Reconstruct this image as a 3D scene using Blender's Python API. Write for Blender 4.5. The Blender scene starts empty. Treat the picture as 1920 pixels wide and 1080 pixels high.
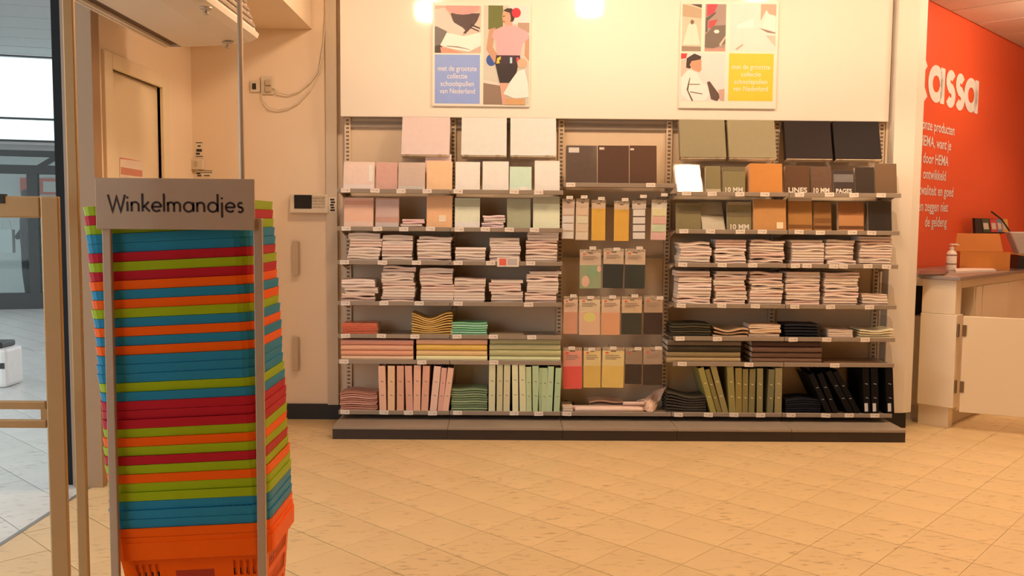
import bpy, bmesh, math, random
from mathutils import Vector, Matrix
random.seed(7)
sc = bpy.context.scene
COL = sc.collection
# ---------------------------------------------------------------- camera
F, YAW, PIT, ROL, H = 1658.5, .0104, .075, .0087, 1.266
fw = Vector((math.sin(YAW)*math.cos(PIT), math.cos(YAW)*math.cos(PIT), -math.sin(PIT)))
r0 = Vector((math.cos(YAW), -math.sin(YAW), 0)); u0 = r0.cross(fw)
rt = r0*math.cos(ROL)+u0*math.sin(ROL); up = u0*math.cos(ROL)-r0*math.sin(ROL)
CAM = Vector((0, 0, H))
cd = bpy.data.cameras.new('camera'); cam = bpy.data.objects.new('camera', cd); COL.objects.link(cam)
cd.sensor_width = 36; cd.lens = 36*F/1920; cd.clip_start = .05; cd.clip_end = 100
m = Matrix((rt, up, -fw)).transposed().to_4x4(); m.translation = CAM; cam.matrix_world = m
sc.camera = cam
# ---------------------------------------------------------------- world, exposure
w = bpy.data.worlds.new('overcast_sky'); sc.world = w; w.use_nodes = True
w.node_tree.nodes['Background'].inputs[0].default_value = (.92, .98, 1.0, 1)
w.node_tree.nodes['Background'].inputs[1].default_value = 2.2
vs = sc.view_settings; vs.view_transform = 'Standard'; vs.look = 'None'; vs.gamma = 1; vs.use_curve_mapping = False
vs.exposure = 0.0
cy = sc.cycles; cy.max_bounces = 6; cy.diffuse_bounces = 4; cy.glossy_bounces = 2; cy.transmission_bounces = 2; cy.transparent_max_bounces = 8; cy.caustics_reflective = False; cy.caustics_refractive = False; cy.sample_clamp_indirect = 6.0; cy.adaptive_threshold = .03
LAMP_STRENGTH = 132.0
SPOT_POWER = 22.0
LAMP_COLOR = (1.0, .695, .445)
LAMPS = [(-.56, 4.30), (.60, 4.50), (1.80, 4.4), (3.3, 4.9), (4.25, 6.25)]
SPOTS = [(4.9, 7.1), (2.45, 4.5), (-.3, 2.6), (.9, 2.6), (2.1, 2.6), (3.3, 2.8), (4.6, 4.6), (.6, .6), (2.2, .6), (3.8, .8), (1.0, -1.6), (3.2, -1.6)]
CEIL = 2.9
WARM = (1.0, .71, .47)

# ---------------------------------------------------------------- pixel rays onto real planes
def ray(x, y): return fw + rt*((x-960)/F) - up*((y-540)/F)
def onY(x, y, Y): d = ray(x, y); return CAM + d*(Y/d.y)
def onX(x, y, X): d = ray(x, y); return CAM + d*(X/d.x)
def onZ(x, y, Z): d = ray(x, y); return CAM + d*((Z-H)/d.z)
def onP(x, y, p, n): d = ray(x, y); return CAM + d*((p-CAM).dot(n)/d.dot(n))
def proj(P):
    d = Vector(P)-CAM; z = d.dot(fw)
    return (960+F*d.dot(rt)/z, 540-F*d.dot(up)/z, z)

# ---------------------------------------------------------------- materials
def lin(c):
    c /= 255
    return c/12.92 if c <= .04045 else ((c+.055)/1.055)**2.4
def alb(r, g, b, k=.8):
    "albedo of a thing whose photographed colour is r,g,b under this shop's warm lamps"
    return tuple(max(.006, min(.88, lin(c)/(k*wc))) for c, wc in zip((r, g, b), WARM))
MATS = {}
def mat(name, col, rough=.6, var=.05, scale=18, metal=0., coat=0., bump=0., spec=.5, emit=None, estr=0, bscale=None):
    if name in MATS: return MATS[name]
    M = bpy.data.materials.new(name); M.use_nodes = True
    nt = M.node_tree; N = nt.nodes; L = nt.links; b = N['Principled BSDF']
    tc = N.new('ShaderNodeTexCoord'); nz = N.new('ShaderNodeTexNoise'); nz.inputs['Scale'].default_value = scale
    nz.inputs['Detail'].default_value = 1
    L.new(tc.outputs['Object'], nz.inputs['Vector'])
    rp = N.new('ShaderNodeMapRange'); rp.inputs['To Min'].default_value = 1-var; rp.inputs['To Max'].default_value = 1+var
    L.new(nz.outputs['Fac'], rp.inputs['Value'])
    mx = N.new('ShaderNodeMix'); mx.data_type = 'RGBA'; mx.blend_type = 'MULTIPLY'; mx.inputs[0].default_value = 1
    mx.inputs[6].default_value = (*col, 1); L.new(rp.outputs['Result'], mx.inputs[7])
    L.new(mx.outputs[2], b.inputs['Base Color'])
    b.inputs['Roughness'].default_value = rough; b.inputs['Metallic'].default_value = metal
    b.inputs['Coat Weight'].default_value = coat; b.inputs['Coat Roughness'].default_value = .08
    b.inputs['Specular IOR Level'].default_value = spec
    if emit: b.inputs['Emission Color'].default_value = (*emit, 1); b.inputs['Emission Strength'].default_value = estr
    if bump:
        n2 = N.new('ShaderNodeTexNoise'); n2.inputs['Scale'].default_value = bscale or scale*2; L.new(tc.outputs['Object'], n2.inputs['Vector'])
        bp = N.new('ShaderNodeBump'); bp.inputs['Strength'].default_value = bump; bp.inputs['Distance'].default_value = .01
        L.new(n2.outputs['Fac'], bp.inputs['Height']); L.new(bp.outputs['Normal'], b.inputs['Normal'])
        if coat: L.new(bp.outputs['Normal'], b.inputs['Coat Normal'])
    MATS[name] = M
    return M
def cmat(rgb, k=.8, kind='paper'):
    "paper / gloss material for a photographed colour"
    n = f'{kind}_{rgb[0]}_{rgb[1]}_{rgb[2]}_{int(k*100)}'
    c = alb(*rgb, k); dk = sum(rgb) < 170
    if dk: return mat(n, c, .55, .05, 20, spec=.15)
    if kind == 'gloss': return mat(n, c, .4, .06, 14, coat=.35, bump=.25, bscale=26)
    if kind == 'satin': return mat(n, c, .35, .04, 20, coat=.15)
    return mat(n, c, .65, .05, 25)
def glass_mat(name, tint=(1, 1, 1), alpha=.2, rough=.03):
    if name in MATS: return MATS[name]
    M = bpy.data.materials.new(name); M.use_nodes = True; nt = M.node_tree; N = nt.nodes; L = nt.links
    for n in list(N): N.remove(n)
    o = N.new('ShaderNodeOutputMaterial'); mx = N.new('ShaderNodeMixShader'); t = N.new('ShaderNodeBsdfTransparent'); g = N.new('ShaderNodeBsdfGlossy')
    fr = N.new('ShaderNodeLayerWeight'); fr.inputs[0].default_value = .25
    ad = N.new('ShaderNodeMath'); ad.operation = 'ADD'; ad.inputs[1].default_value = alpha
    t.inputs[0].default_value = (*tint, 1); g.inputs['Roughness'].default_value = rough
    pw_ = N.new('ShaderNodeMath'); pw_.operation = 'POWER'; pw_.inputs[1].default_value = 3; L.new(fr.outputs[1], pw_.inputs[0]); L.new(pw_.outputs[0], ad.inputs[0]); L.new(ad.outputs[0], mx.inputs[0]); L.new(t.outputs[0], mx.inputs[1]); L.new(g.outputs[0], mx.inputs[2]); L.new(mx.outputs[0], o.inputs[0])
    MATS[name] = M; return M

def floor_mat(name, base, fleck, rough=.35):
    M = mat(name, base, rough, .10, 3.0)
    nt = M.node_tree; N = nt.nodes; L = nt.links; b = N['Principled BSDF']
    geo = N.new('ShaderNodeNewGeometry')
    mp = N.new('ShaderNodeMapping'); mp.inputs['Rotation'].default_value = (0, 0, -.757); mp.inputs['Scale'].default_value = (9, 26, 9)
    L.new(geo.outputs['Position'], mp.inputs['Vector'])
    nz = N.new('ShaderNodeTexNoise'); nz.inputs['Scale'].default_value = 1.6; nz.inputs['Detail'].default_value = 3; nz.inputs['Roughness'].default_value = .6
    L.new(mp.outputs[0], nz.inputs['Vector'])
    cr = N.new('ShaderNodeMapRange'); cr.inputs['From Min'].default_value = .56; cr.inputs['From Max'].default_value = .70; cr.inputs['To Max'].default_value = .75
    L.new(nz.outputs['Fac'], cr.inputs['Value'])
    n3 = N.new('ShaderNodeTexNoise'); n3.inputs['Scale'].default_value = 2.2; L.new(geo.outputs['Position'], n3.inputs['Vector'])
    c3 = N.new('ShaderNodeMapRange'); c3.inputs['From Min'].default_value = .30; c3.inputs['From Max'].default_value = .58; L.new(n3.outputs['Fac'], c3.inputs['Value'])
    mul = N.new('ShaderNodeMath'); mul.operation = 'MULTIPLY'; L.new(cr.outputs[0], mul.inputs[0]); L.new(c3.outputs[0], mul.inputs[1])
    mx = N.new('ShaderNodeMix'); mx.data_type = 'RGBA'; L.new(mul.outputs[0], mx.inputs[0])
    src = b.inputs['Base Color'].links[0].from_socket
    L.new(src, mx.inputs[6]); mx.inputs[7].default_value = (*fleck, 1); L.new(mx.outputs[2], b.inputs['Base Color'])
    return M

# ---------------------------------------------------------------- mesh builder
ORG = {}
class MB:
    def __init__(s): s.v = []; s.f = []; s.m = []
    def add(s, vs, fs, mi=0):
        o = len(s.v); s.v += [Vector(p) for p in vs]; s.f += [tuple(i+o for i in f) for f in fs]; s.m += [mi]*len(fs); return s
    def box(s, x0, x1, y0, y1, z0, z1, mi=0, M=None):
        vs = [Vector((x, y, z)) for z in (z0, z1) for y in (y0, y1) for x in (x0, x1)]
        if M: vs = [M @ p for p in vs]
        return s.add(vs, [(0, 2, 3, 1), (4, 5, 7, 6), (0, 1, 5, 4), (2, 6, 7, 3), (0, 4, 6, 2), (1, 3, 7, 5)], mi)
    def prism(s, pts, off, mi=0):
        "polygon (3-D points) swept along vector off"
        n = len(pts); a = [Vector(p) for p in pts]; off = Vector(off)
        return s.add(a+[p+off for p in a], [tuple(range(n-1, -1, -1)), tuple(range(n, 2*n))]+[(i, (i+1) % n, n+(i+1) % n, n+i) for i in range(n)], mi)
    def poly(s, pts, mi=0): return s.add(pts, [tuple(range(len(pts)))], mi)
    def lathe(s, prof, c=(0, 0, 0), n=20, mi=0):
        vs = []; c = Vector(c)
        for r, z in prof:
            for k in range(n): a = 2*math.pi*k/n; vs.append(c+Vector((r*math.cos(a), r*math.sin(a), z)))
        fs = [(i*n+k, i*n+(k+1) % n, (i+1)*n+(k+1) % n, (i+1)*n+k) for i in range(len(prof)-1) for k in range(n)]
        fs += [tuple(range(n-1, -1, -1)), tuple(range((len(prof)-1)*n, len(prof)*n))]
        return s.add(vs, fs, mi)
    def tube(s, path, r, n=8, mi=0):
        P = [Vector(p) for p in path]; vs = []
        for i, p in enumerate(P):
            t = (P[min(i+1, len(P)-1)]-P[max(i-1, 0)]).normalized()
            a = t.orthogonal().normalized() if i == 0 else (a-t*a.dot(t)).normalized()
            b = t.cross(a)
            vs += [p+(a*math.cos(2*math.pi*k/n)+b*math.sin(2*math.pi*k/n))*r for k in range(n)]
        fs = [(i*n+k, i*n+(k+1) % n, (i+1)*n+(k+1) % n, (i+1)*n+k) for i in range(len(P)-1) for k in range(n)]
        fs += [tuple(range(n-1, -1, -1)), tuple(range((len(P)-1)*n, len(P)*n))]
        return s.add(vs, fs, mi)
    def mesh(s, name, mats, smooth=False, off=Vector((0, 0, 0))):
        me = bpy.data.meshes.new(name); me.from_pydata([p-off for p in s.v], [], s.f)
        for x in (mats if isinstance(mats, (list, tuple)) else [mats]): me.materials.append(x)
        for p, i in zip(me.polygons, s.m): p.material_index = i; p.use_smooth = smooth
        bm = bmesh.new(); bm.from_mesh(me); bmesh.ops.recalc_face_normals(bm, faces=bm.faces[:]); bm.to_mesh(me); bm.free()
        me.update(); return me
    def build(s, name, mats, parent=None, smooth=False, bevel=0, org=None):
        off = ORG.get(parent.name, Vector((0, 0, 0))) if parent else (Vector(org) if org else Vector((0, 0, 0)))
        o = bpy.data.objects.new(name, s.mesh(name, mats, smooth, off)); COL.objects.link(o)
        if parent: o.parent = parent; ORG[o.name] = off
        elif org: o.location = org; ORG[o.name] = Vector(org)
        if bevel: add_bevel(o, bevel)
        return o
def add_bevel(o, wd, seg=2):
    b = o.modifiers.new('bevel', 'BEVEL'); b.width = wd; b.segments = seg; b.limit_method = 'ANGLE'
def tag(o, label, cat, group=None):
    o['label'] = label; o['category'] = cat
    if group: o['group'] = group
    return o
def thing(name, loc, label, cat, group=None, rz=0):
    o = bpy.data.objects.new(name, None); o.empty_display_size = .05; COL.objects.link(o); o.location = loc; o.rotation_euler = (0, 0, rz)
    ORG[o.name] = Vector(loc); return tag(o, label, cat, group)
def local(o):
    "children of o are built in its own (rotated) frame"
    ORG[o.name] = Vector((0, 0, 0)); return o
def struct(o): o['kind'] = 'structure'; return o
def inst(name, me, loc=(0, 0, 0), rot=(0, 0, 0), scale=(1, 1, 1), parent=None):
    o = bpy.data.objects.new(name, me); COL.objects.link(o); o.location = loc; o.rotation_euler = rot; o.scale = scale
    if parent: o.parent = parent
    return o
FONTCACHE = {}
def text_geo(txt, bold=0.):
    k = (txt, bold)
    if k in FONTCACHE: return FONTCACHE[k]
    cu = bpy.data.curves.new('txt', 'FONT'); cu.body = txt; cu.size = 1; cu.offset = bold; cu.resolution_u = 3
    ob = bpy.data.objects.new('txt', cu); COL.objects.link(ob)
    me = bpy.data.meshes.new_from_object(ob)
    vs = [v.co.copy() for v in me.vertices]; fs = [tuple(p.vertices) for p in me.polygons]
    bpy.data.objects.remove(ob); bpy.data.curves.remove(cu); bpy.data.meshes.remove(me)
    x0 = min(v.x for v in vs); x1 = max(v.x for v in vs)
    FONTCACHE[k] = (vs, fs, x0, x1); return FONTCACHE[k]
def add_text(mb, txt, org, ax, ay, height=None, width=None, align='C', bold=0., mi=0):
    "ax, ay unit vectors; org baseline anchor; height scales cap/x units (1 = font size)"
    vs, fs, x0, x1 = text_geo(txt, bold); org = Vector(org)
    sy = height; sx = (width/(x1-x0)) if width else sy
    sh = {'C': (x0+x1)/2, 'L': x0, 'R': x1}[align]
    mb.add([org+ax*((v.x-sh)*sx)+ay*(v.y*sy) for v in vs], fs, mi)

# ================================================================ STRUCTURE
YB = 5.505; X0 = -.9803; BAY = .667; YF = YB-.267; YPL = YB-.453
TILE = .2603; TANG = .7568; TORG = Vector((-.2858, 4.4565, 0))
XW = -1.94; YW = 5.58
M_wall = mat('cream_wall_paint', (.86, .70, .53), .55, .03, 3)
M_door = mat('cream_door_paint', (.80, .66, .46), .4, .02, 3)
M_white = mat('white_gloss_panel', (.86, .82, .76), .09, .01, 2, spec=.45)
M_col = mat('white_column_paint', (.84, .79, .72), .45, .02, 3)
M_ceil = mat('ceiling_white', (.78, .74, .68), .8, .05, 30)
M_grid = mat('ceiling_joint_grey', (.22, .19, .16), .7)
M_red = mat('red_wall_paint', (.86, .12, .042), .38, .03, 2)
M_black = mat('black_baseboard', (.012, .010, .010), .5)
M_grout = mat('floor_joint_brown', alb(120, 85, 45, .75), .8)
M_floor = floor_mat('cream_floor_tile', (.74, .55, .30), (.36, .22, .10))
M_floor_out = floor_mat('grey_stone_floor_tile', (.70, .71, .70), (.30, .31, .31), .3)
M_grout_out = mat('floor_joint_grey', (.16, .16, .16), .8)

def clip(poly, fn):
    out = []
    for i in range(len(poly)):
        a, b = poly[i], poly[(i+1) % len(poly)]; fa, fb = fn(a), fn(b)
        if fa >= 0: out.append(a)
        if (fa >= 0) != (fb >= 0): t = fa/(fa-fb); out.append(a+(b-a)*t)
    return out
DJ = Vector((math.cos(TANG), -math.sin(TANG), 0)); DI = Vector((-math.sin(TANG), -math.cos(TANG), 0))
def lay_floor(parent, conds, mtile, xr, yr, name, limit):
    cells = []
    for i in range(-60, 60):
        for j in range(-60, 60):
            o = TORG+DJ*(j*TILE)+DI*(i*TILE); c = o+(DJ+DI)*(TILE/2)
            if not (xr[0] < c.x < xr[1] and yr[0] < c.y < yr[1]): continue
            g, h = .0019, .0008
            q = [o+DJ*(h)+DI*g, o+DJ*(TILE-h)+DI*g, o+DJ*(TILE-h)+DI*(TILE-g), o+DJ*h+DI*(TILE-g)]
            p = q; full = True
            for fn in conds:
                if min(fn(x) for x in q) < 0: full = False; p = clip(p, fn)
                if not p: break
            if not p or len(p) < 3: continue
            x, y, z = proj(c); vis = z > .5 and -60 < x < 1980 and 300 < y < 1140
            cells.append((0 if vis else 1, c.length, c, p, full))
    cells.sort(key=lambda t: (t[0], t[1]))
    n, q = 0, None
    sm = MB(); e = .0025
    loc = [DJ*(a*(TILE/2-.0008))+DI*(b*(TILE/2-.0019)) for a, b in ((-1, -1), (1, -1), (1, 1), (-1, 1))]
    top = [v*(1-e/TILE*4) for v in loc]
    sm.add([v+Vector((0, 0, -.004)) for v in loc]+[v+Vector((0, 0, -.0009)) for v in loc]+top, [(8, 9, 10, 11)]+[(k, (k+1) % 4, 4+(k+1) % 4, 4+k) for k in range(4)]+[(4+k, 4+(k+1) % 4, 8+(k+1) % 4, 8+k) for k in range(4)])
    shared = sm.mesh(name, mtile); rest = MB()
    for vis, _, c, p, full in cells:
        if vis == 0 and n < limit:
            if full: inst(name, shared, (c.x, c.y, 0), parent=parent)
            else:
                b = MB(); b.prism([Vector((v.x, v.y, -.004)) for v in p], (0, 0, .004)); b.build(name, mtile, parent)
            n += 1
        else: rest.poly([Vector((v.x, v.y, 0)) for v in p])
    if rest.f:
        o = rest.build(name+'_field', mtile, parent); o['kind'] = 'stuff'

fl = struct(MB().box(-1.93, 7.5, -3.5, 12, -.10, -.003).build('floor', M_grout))
lay_floor(fl, [lambda v: v.x+1.93], M_floor, (-2.3, 6), (.8, 9), 'floor_tile', 300)
nf = MB(); nf.poly([(-1.93, -3.5, -.0028), (6, -3.5, -.0028), (6, .8, -.0028), (-1.93, .8, -.0028)]); o = nf.build('floor_near_field', M_floor, fl); o['kind'] = 'stuff'
fo = struct(MB().box(-14, -1.95, -3.5, 16, -.10, -.003).build('floor_outside', M_grout_out))
lay_floor(fo, [lambda v: -1.95-v.x], M_floor_out, (-9, -1.7), (1.5, 13), 'paving_tile', 160)
struct(MB().box(-1.95, -1.93, -3.5, 4.16, -.05, .0015).build('trim_1', mat('steel_threshold', (.35, .34, .33), .4, metal=.6)))

# walls
struct(MB().box(XW, 2.36, YW, YW+.12, 0, CEIL).build('wall_back', M_wall))
# side wall with a door opening
DY0, DY1, DZ = 4.43, 5.07, 2.0
sw = MB(); sw.box(XW-.12, XW, 4.18, DY0, 0, CEIL); sw.box(XW-.12, XW, DY1, YW+.12, 0, CEIL); sw.box(XW-.12, XW, DY0, DY1, DZ, CEIL)
struct(sw.build('wall_left', M_wall))
dr = struct(bpy.data.objects.new('door_1', None)); COL.objects.link(dr); dr.location = (XW, (DY0+DY1)/2, 0); ORG[dr.name] = Vector(dr.location)
MB().box(XW-.08, XW-.022, DY0, DY1, 0, DZ-.002).build('door_leaf', M_door, dr, bevel=.003)
cs = MB(); cs.box(XW-.02, XW+.018, DY0-.09, DY0, 0, DZ+.075); cs.build('door_casing', M_door, dr, bevel=.004)
cs = MB(); cs.box(XW-.02, XW+.018, DY1, DY1+.10, 0, DZ+.075); cs.build('door_casing', M_door, dr, bevel=.004)
cs = MB(); cs.box(XW-.02, XW+.0185, DY0, DY1, DZ, DZ+.075); cs.build('door_casing', M_door, dr, bevel=.004)
# pillar / door jamb of the entrance
M_steel = mat('brushed_steel', (.55, .47, .40), .38, .04, 40, metal=.75)
struct(MB().box(-2.008, -1.875, 4.10, 4.1795, 0, 2.4395).build('wall_pillar', mat('greige_pillar_paint', (.35, .21, .11), .5, .02, 4)))
struct(MB().box(-2.074, -2.0245, 4.14, 4.26, 0, CEIL).build('trim_2', mat('black_entrance_frame', (.006, .006, .007), .6, spec=.2)))
struct(MB().box(-2.024, -2.0085, 4.12, 4.17, 0, CEIL).build('trim_3', mat('brown_frame_edge', (.30, .23, .19), .5)))
# plinth of the wall left of the rack
struct(MB().box(XW, -1.003, YW-.014, YW-.0005, 0, .098).build('baseboard_back', M_black))
struct(MB().box(onY(612, 400, 5.54).x, onY(632, 400, 5.54).x, 5.545, YW-.0006, .098, CEIL).build('trim_4', mat('beige_trim_paint', (.62, .52, .40), .5, .03, 5)))
# soffit over the entrance
struct(MB().box(XW+.0005, -1.191, -3.5, YW-.001, 2.44, CEIL-.001).build('ceiling_soffit', M_wall))
# white header panel over the rack
zp = 1.895
struct(MB().box(-.995, 2.352, 5.45, YW-.001, zp, CEIL-.002).build('wall_header', M_white, bevel=.003))
# white pillar right of the rack
cxa, cxb = onY(1683, 100, 5.42).x, onY(1722, 100, 5.42).x
cp = MB(); cp.prism([(cxa, 5.42, .095), (cxb, 5.42, .095), (cxb+.062, 5.45, .095), (cxb+.062, 5.75, .095), (cxa, 5.75, .095)], (0, 0, CEIL-.097))
struct(cp.build('wall_column', M_col, bevel=.004))
struct(MB().box(2.36, cxa-.002, 5.50, 5.70, 0, CEIL-.003).build('wall_return', M_wall))
struct(MB().box(cxa-.015, cxb+.02, 5.425, 5.70, 0, .094).build('baseboard_column', M_black))
# red wall at forty-five degrees behind the till
RW0 = Vector((3.097, 6.546, 0)); RD = Vector((.7071, .7071, 0)); RN = Vector((.7071, -.7071, 0))
a = RW0-RD*.75; b = RW0+RD*5
rw = MB(); rw.prism([a, b, b-RN*.12, a-RN*.12], (0, 0, CEIL)); struct(rw.build('wall_red', M_red))
struct(MB().box(6.63, 6.75, -3.5, 10.3, 0, CEIL).build('wall_right', M_wall))
struct(MB().box(-1.94, 6.75, -3.62, -3.5, 0, CEIL).build('wall_front', M_wall))
struct(MB().box(XW-.12, XW, -3.5, 0.6, 0, CEIL).build('wall_entrance', M_wall))
struct(MB().box(XW-.12, XW, .6, 4.13, 2.44, CEIL).build('wall_lintel', M_wall))
# ceiling with panels laid parallel to the red wall
ce = struct(MB().box(XW-.12, 6.75, -3.62, 10.4, CEIL, CEIL+.1).build('ceiling', M_grid))
pt = MB(); pt.box(-.291, .291, -.291, .291, -.010, -.0005); pme = pt.mesh('ceiling_tile', M_ceil)
rest = MB()
for i in range(-22, 22):
    for j in range(-22, 22):
        c = RW0+RN*(.30+.6*i)+RD*(.1+.6*j)
        if not (XW+.4 < c.x < 6.3 and -3.1 < c.y < 9.9) or i < 0: continue
        x, y, z = proj((c.x, c.y, CEIL))
        if z > .5 and 1600 < x < 2150 and y > -60: inst('ceiling_tile', pme, (c.x, c.y, CEIL), (0, 0, math.pi/4), parent=ce)
        else:
            M4 = Matrix.Translation((c.x, c.y, CEIL)) @ Matrix.Rotation(math.pi/4, 4, 'Z'); rest.box(-.291, .291, -.291, .291, -.010, -.0005, M=M4)
o = rest.build('ceiling_tile_field', M_ceil, ce); o['kind'] = 'stuff'
# the lamps of the shop, plus an added spot that brightens the end cabinet
M_lampw = mat('lamp_housing_white', (.8, .8, .8), .4)
M_lamp = mat('lamp_diffuser', (.9, .9, .9), .4, emit=LAMP_COLOR, estr=LAMP_STRENGTH)
lh = MB(); lh.lathe([(.03, -.03), (.03, -.001)], n=16); lh.lathe([(.095, -.05), (.095, -.03)], n=24); lhm = lh.mesh('lamp_housing', M_lampw)
ld = MB(); ld.lathe([(.07, -.15), (.085, -.14), (.09, -.0505)], n=20); ldm = ld.mesh('lamp_diffuser', M_lamp)
for k, (x, y) in enumerate(LAMPS):
    t = thing('ceiling_lamp', (x, y, CEIL-.011), 'white round ceiling lamp with a glowing warm diffuser', 'lamp', 'ceiling lamps of the shop')
    inst('lamp_housing', lhm, parent=t); inst('lamp_diffuser', ldm, parent=t)
sh_ = MB(); sh_.lathe([(.055, -.16), (.055, -.03), (.03, -.012), (.03, -.001)], n=20); sh_.f = [f for f in sh_.f if len(f) == 4]; sh_.m = [0]*len(sh_.f); shm = sh_.mesh('spot_housing', M_lampw)
sd_ = MB(); sd_.lathe([(.045, -.072), (.045, -.070)], n=16); sdm = sd_.mesh('spot_bulb', mat('spot_bulb_glow', (.9, .9, .9), .4, emit=LAMP_COLOR, estr=20))
for x, y in SPOTS:
    t = thing('ceiling_spotlight', (x, y, CEIL-.011), 'white tubular ceiling spotlight shining down with warm light', 'spotlight', 'ceiling spotlights of the shop')
    inst('spot_housing', shm, parent=t); inst('spot_bulb', sdm, parent=t)
    l = bpy.data.lights.new('spot_light', 'SPOT'); l.energy = SPOT_POWER*(2.6 if (x, y) == (2.45, 4.5) else 1); l.color = LAMP_COLOR; l.spot_size = math.radians(110); l.spot_blend = .6; l.shadow_soft_size = .045  # the boosted spot is an added unseen light for column and end cabinet
    lo_ = bpy.data.objects.new('spot_light', l); COL.objects.link(lo_); lo_.parent = t; lo_.location = (0, 0, -.175)
# ---------------------------------------------------------------- the arcade outside the entrance
M_dframe = mat('dark_grey_frame', (.035, .042, .045), .4)
M_outw = mat('white_arcade_wall', (.78, .80, .80), .6)
M_outc = mat('grey_arcade_ceiling', (.42, .43, .43), .6)
M_pane = glass_mat('window_glass', (.80, .86, .86), .03)
FA = .26                                  # the facade is turned a little
fc = Vector((-6.6, 12.3, 0)); fd = Vector((math.cos(FA), math.sin(FA), 0)); fn_ = Vector((-math.sin(FA), math.cos(FA), 0))
def fbox(mb, s0, s1, d0, d1, z0, z1, mi=0):
    pts = [fc+fd*s+fn_*d for s, d in ((s0, d0), (s1, d0), (s1, d1), (s0, d1))]
    return mb.prism([(p.x, p.y, z0) for p in pts], (0, 0, z1-z0), mi)
struct(fbox(MB(), -6, 5, 0, .15, 3.46, 5.2).build('wall_facade', M_outw))
wn = struct(bpy.data.objects.new('window_1', None)); COL.objects.link(wn); wn.location = fc; ORG[wn.name] = fc.copy()
for z0, z1 in ((2.60, 2.625), (2.30, 2.325), (3.44, 3.46)):
    fbox(MB(), -5, 4, -.02, .06, z0, z1).build('glazing_bar', M_dframe, wn)
for z0, z1 in ((2.625, 3.44), (2.325, 2.60)):
    fbox(MB(), -5, 4, .02, .03, z0, z1).build('window_pane', M_pane, wn)
d2 = struct(bpy.data.objects.new('door_2', None)); COL.objects.link(d2); d2.location = fc; ORG[d2.name] = fc.copy()
fbox(MB(), -5, 4, -.05, .08, 2.10, 2.18).build('door_transom', M_dframe, d2)
fbox(MB(), -5, 4, -.05, .08, 1.86, 1.98).build('door_transom', M_dframe, d2)
fbox(MB(), -5, 4, -.05, .08, 0, .22).build('door_kickplate', M_dframe, d2)
for s in (-1.6, .05, 1.75): fbox(MB(), s, s+.13, -.06, .08, .22, 1.86).build('door_stile', M_dframe, d2)
for s0, s1 in ((-1.47, .05), (.18, 1.75)): fbox(MB(), s0, s1, .0, .01, .22, 1.86).build('door_pane', M_pane, d2)
fbox(MB(), -5, 4, .0, .01, 1.98, 2.10).build('door_pane', M_pane, d2)
br = MB(); q0 = fc+fd*.18+fn_*-.04; br.prism([q0+Vector((0, 0, 1.98)), q0+fd*.12+Vector((0, 0, 1.98)), q0+fd*.30+Vector((0, 0, 2.10)), q0+fd*.18+Vector((0, 0, 2.10))], fn_*.03); br.build('door_brace', M_dframe, d2)
struct(fbox(MB(), -6, 5, 1.6, 1.75, 0, 2.29).build('wall_lobby', M_outw))
struct(fbox(MB(), -6, 5, .16, 1.6, 2.27, 2.32).build('ceiling_lobby', M_outw))
struct(fbox(MB(), -6, 5, .16, 1.6, -.05, .0).build('floor_lobby', M_floor_out))
# arcade ceiling: wide boards with open joints; nearer ones added unseen to cut daylight
ac = struct(bpy.data.objects.new('ceiling_arcade', None)); COL.objects.link(ac); ac.location = fc; ORG[ac.name] = fc.copy()
for k in range(17):
    d = -.05-k*.62
    fbox(MB(), -3.0, 5 if k < 8 else 2.2, d-.60, d, 3.47 if k else 3.465, 3.52).build('ceiling_board', M_outc, ac)
t = thing('wall_sign', fc+fd*-.15+fn_*1.55, 'small red and white sign on the lobby wall behind the glass door', 'sign')
fbox(MB(), -.42, .18, 1.57, 1.595, 1.62, 1.87).build('sign_board', mat('sign_red', (.75, .10, .04), .5), t)
fbox(MB(), -.10, .10, 1.56, 1.569, 1.66, 1.82).build('sign_patch', mat('sign_white', (.8, .75, .7), .5), t)

# a dark clothed person behind the glass door (one continuous skinned body)
def person(loc, rz):
    me = bpy.data.meshes.new('person')
    J = [(0, 0, .95), (0, 0, 1.15), (0, .01, 1.36), (0, 0, 1.47), (0, .02, 1.56), (0, .02, 1.68),
         (.17, 0, 1.36), (.22, .02, 1.10), (.18, .14, .95), (-.17, 0, 1.36), (-.23, 0, 1.10), (-.22, .06, .86),
         (.09, 0, .88), (.10, .02, .48), (.10, 0, .07), (.11, .13, .04), (-.09, 0, .88), (-.12, .03, .48), (-.13, 0, .07), (-.14, .13, .04)]
    E_ = [(0, 1), (1, 2), (2, 3), (3, 4), (4, 5), (2, 6), (6, 7), (7, 8), (2, 9), (9, 10), (10, 11), (0, 12), (12, 13), (13, 14), (14, 15), (0, 16), (16, 17), (17, 18), (18, 19)]
    Rd = [.15, .14, .16, .06, .085, .08, .07, .05, .04, .07, .05, .04, .10, .07, .05, .04, .10, .07, .05, .04]
    me.from_pydata(J, E_, []); o = bpy.data.objects.new('person', me); COL.objects.link(o)
    me.materials.append(mat('dark_clothing', (.02, .022, .026), .8))
    o.modifiers.new('skin', 'SKIN')
    for v, r in zip(me.skin_vertices[0].data, Rd): v.radius = (r, r*.8)
    me.skin_vertices[0].data[0].use_root = True
    s = o.modifiers.new('sub', 'SUBSURF'); s.levels = 2; s.render_levels = 2
    o.location = loc; o.rotation_euler.z = rz
    return tag(o, 'person in dark clothes standing behind the glass door outside', 'person')
pl = fc+fd*-.10+fn_*.6; person((pl.x, pl.y, 0), 2.2)
bgm = MB(); bgm.box(-.10, .10, -.04, .04, 0, .33); bgm.tube([(-.07, 0, .33), (-.05, 0, .45), (.05, 0, .45), (.07, 0, .33)], .008)
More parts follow.
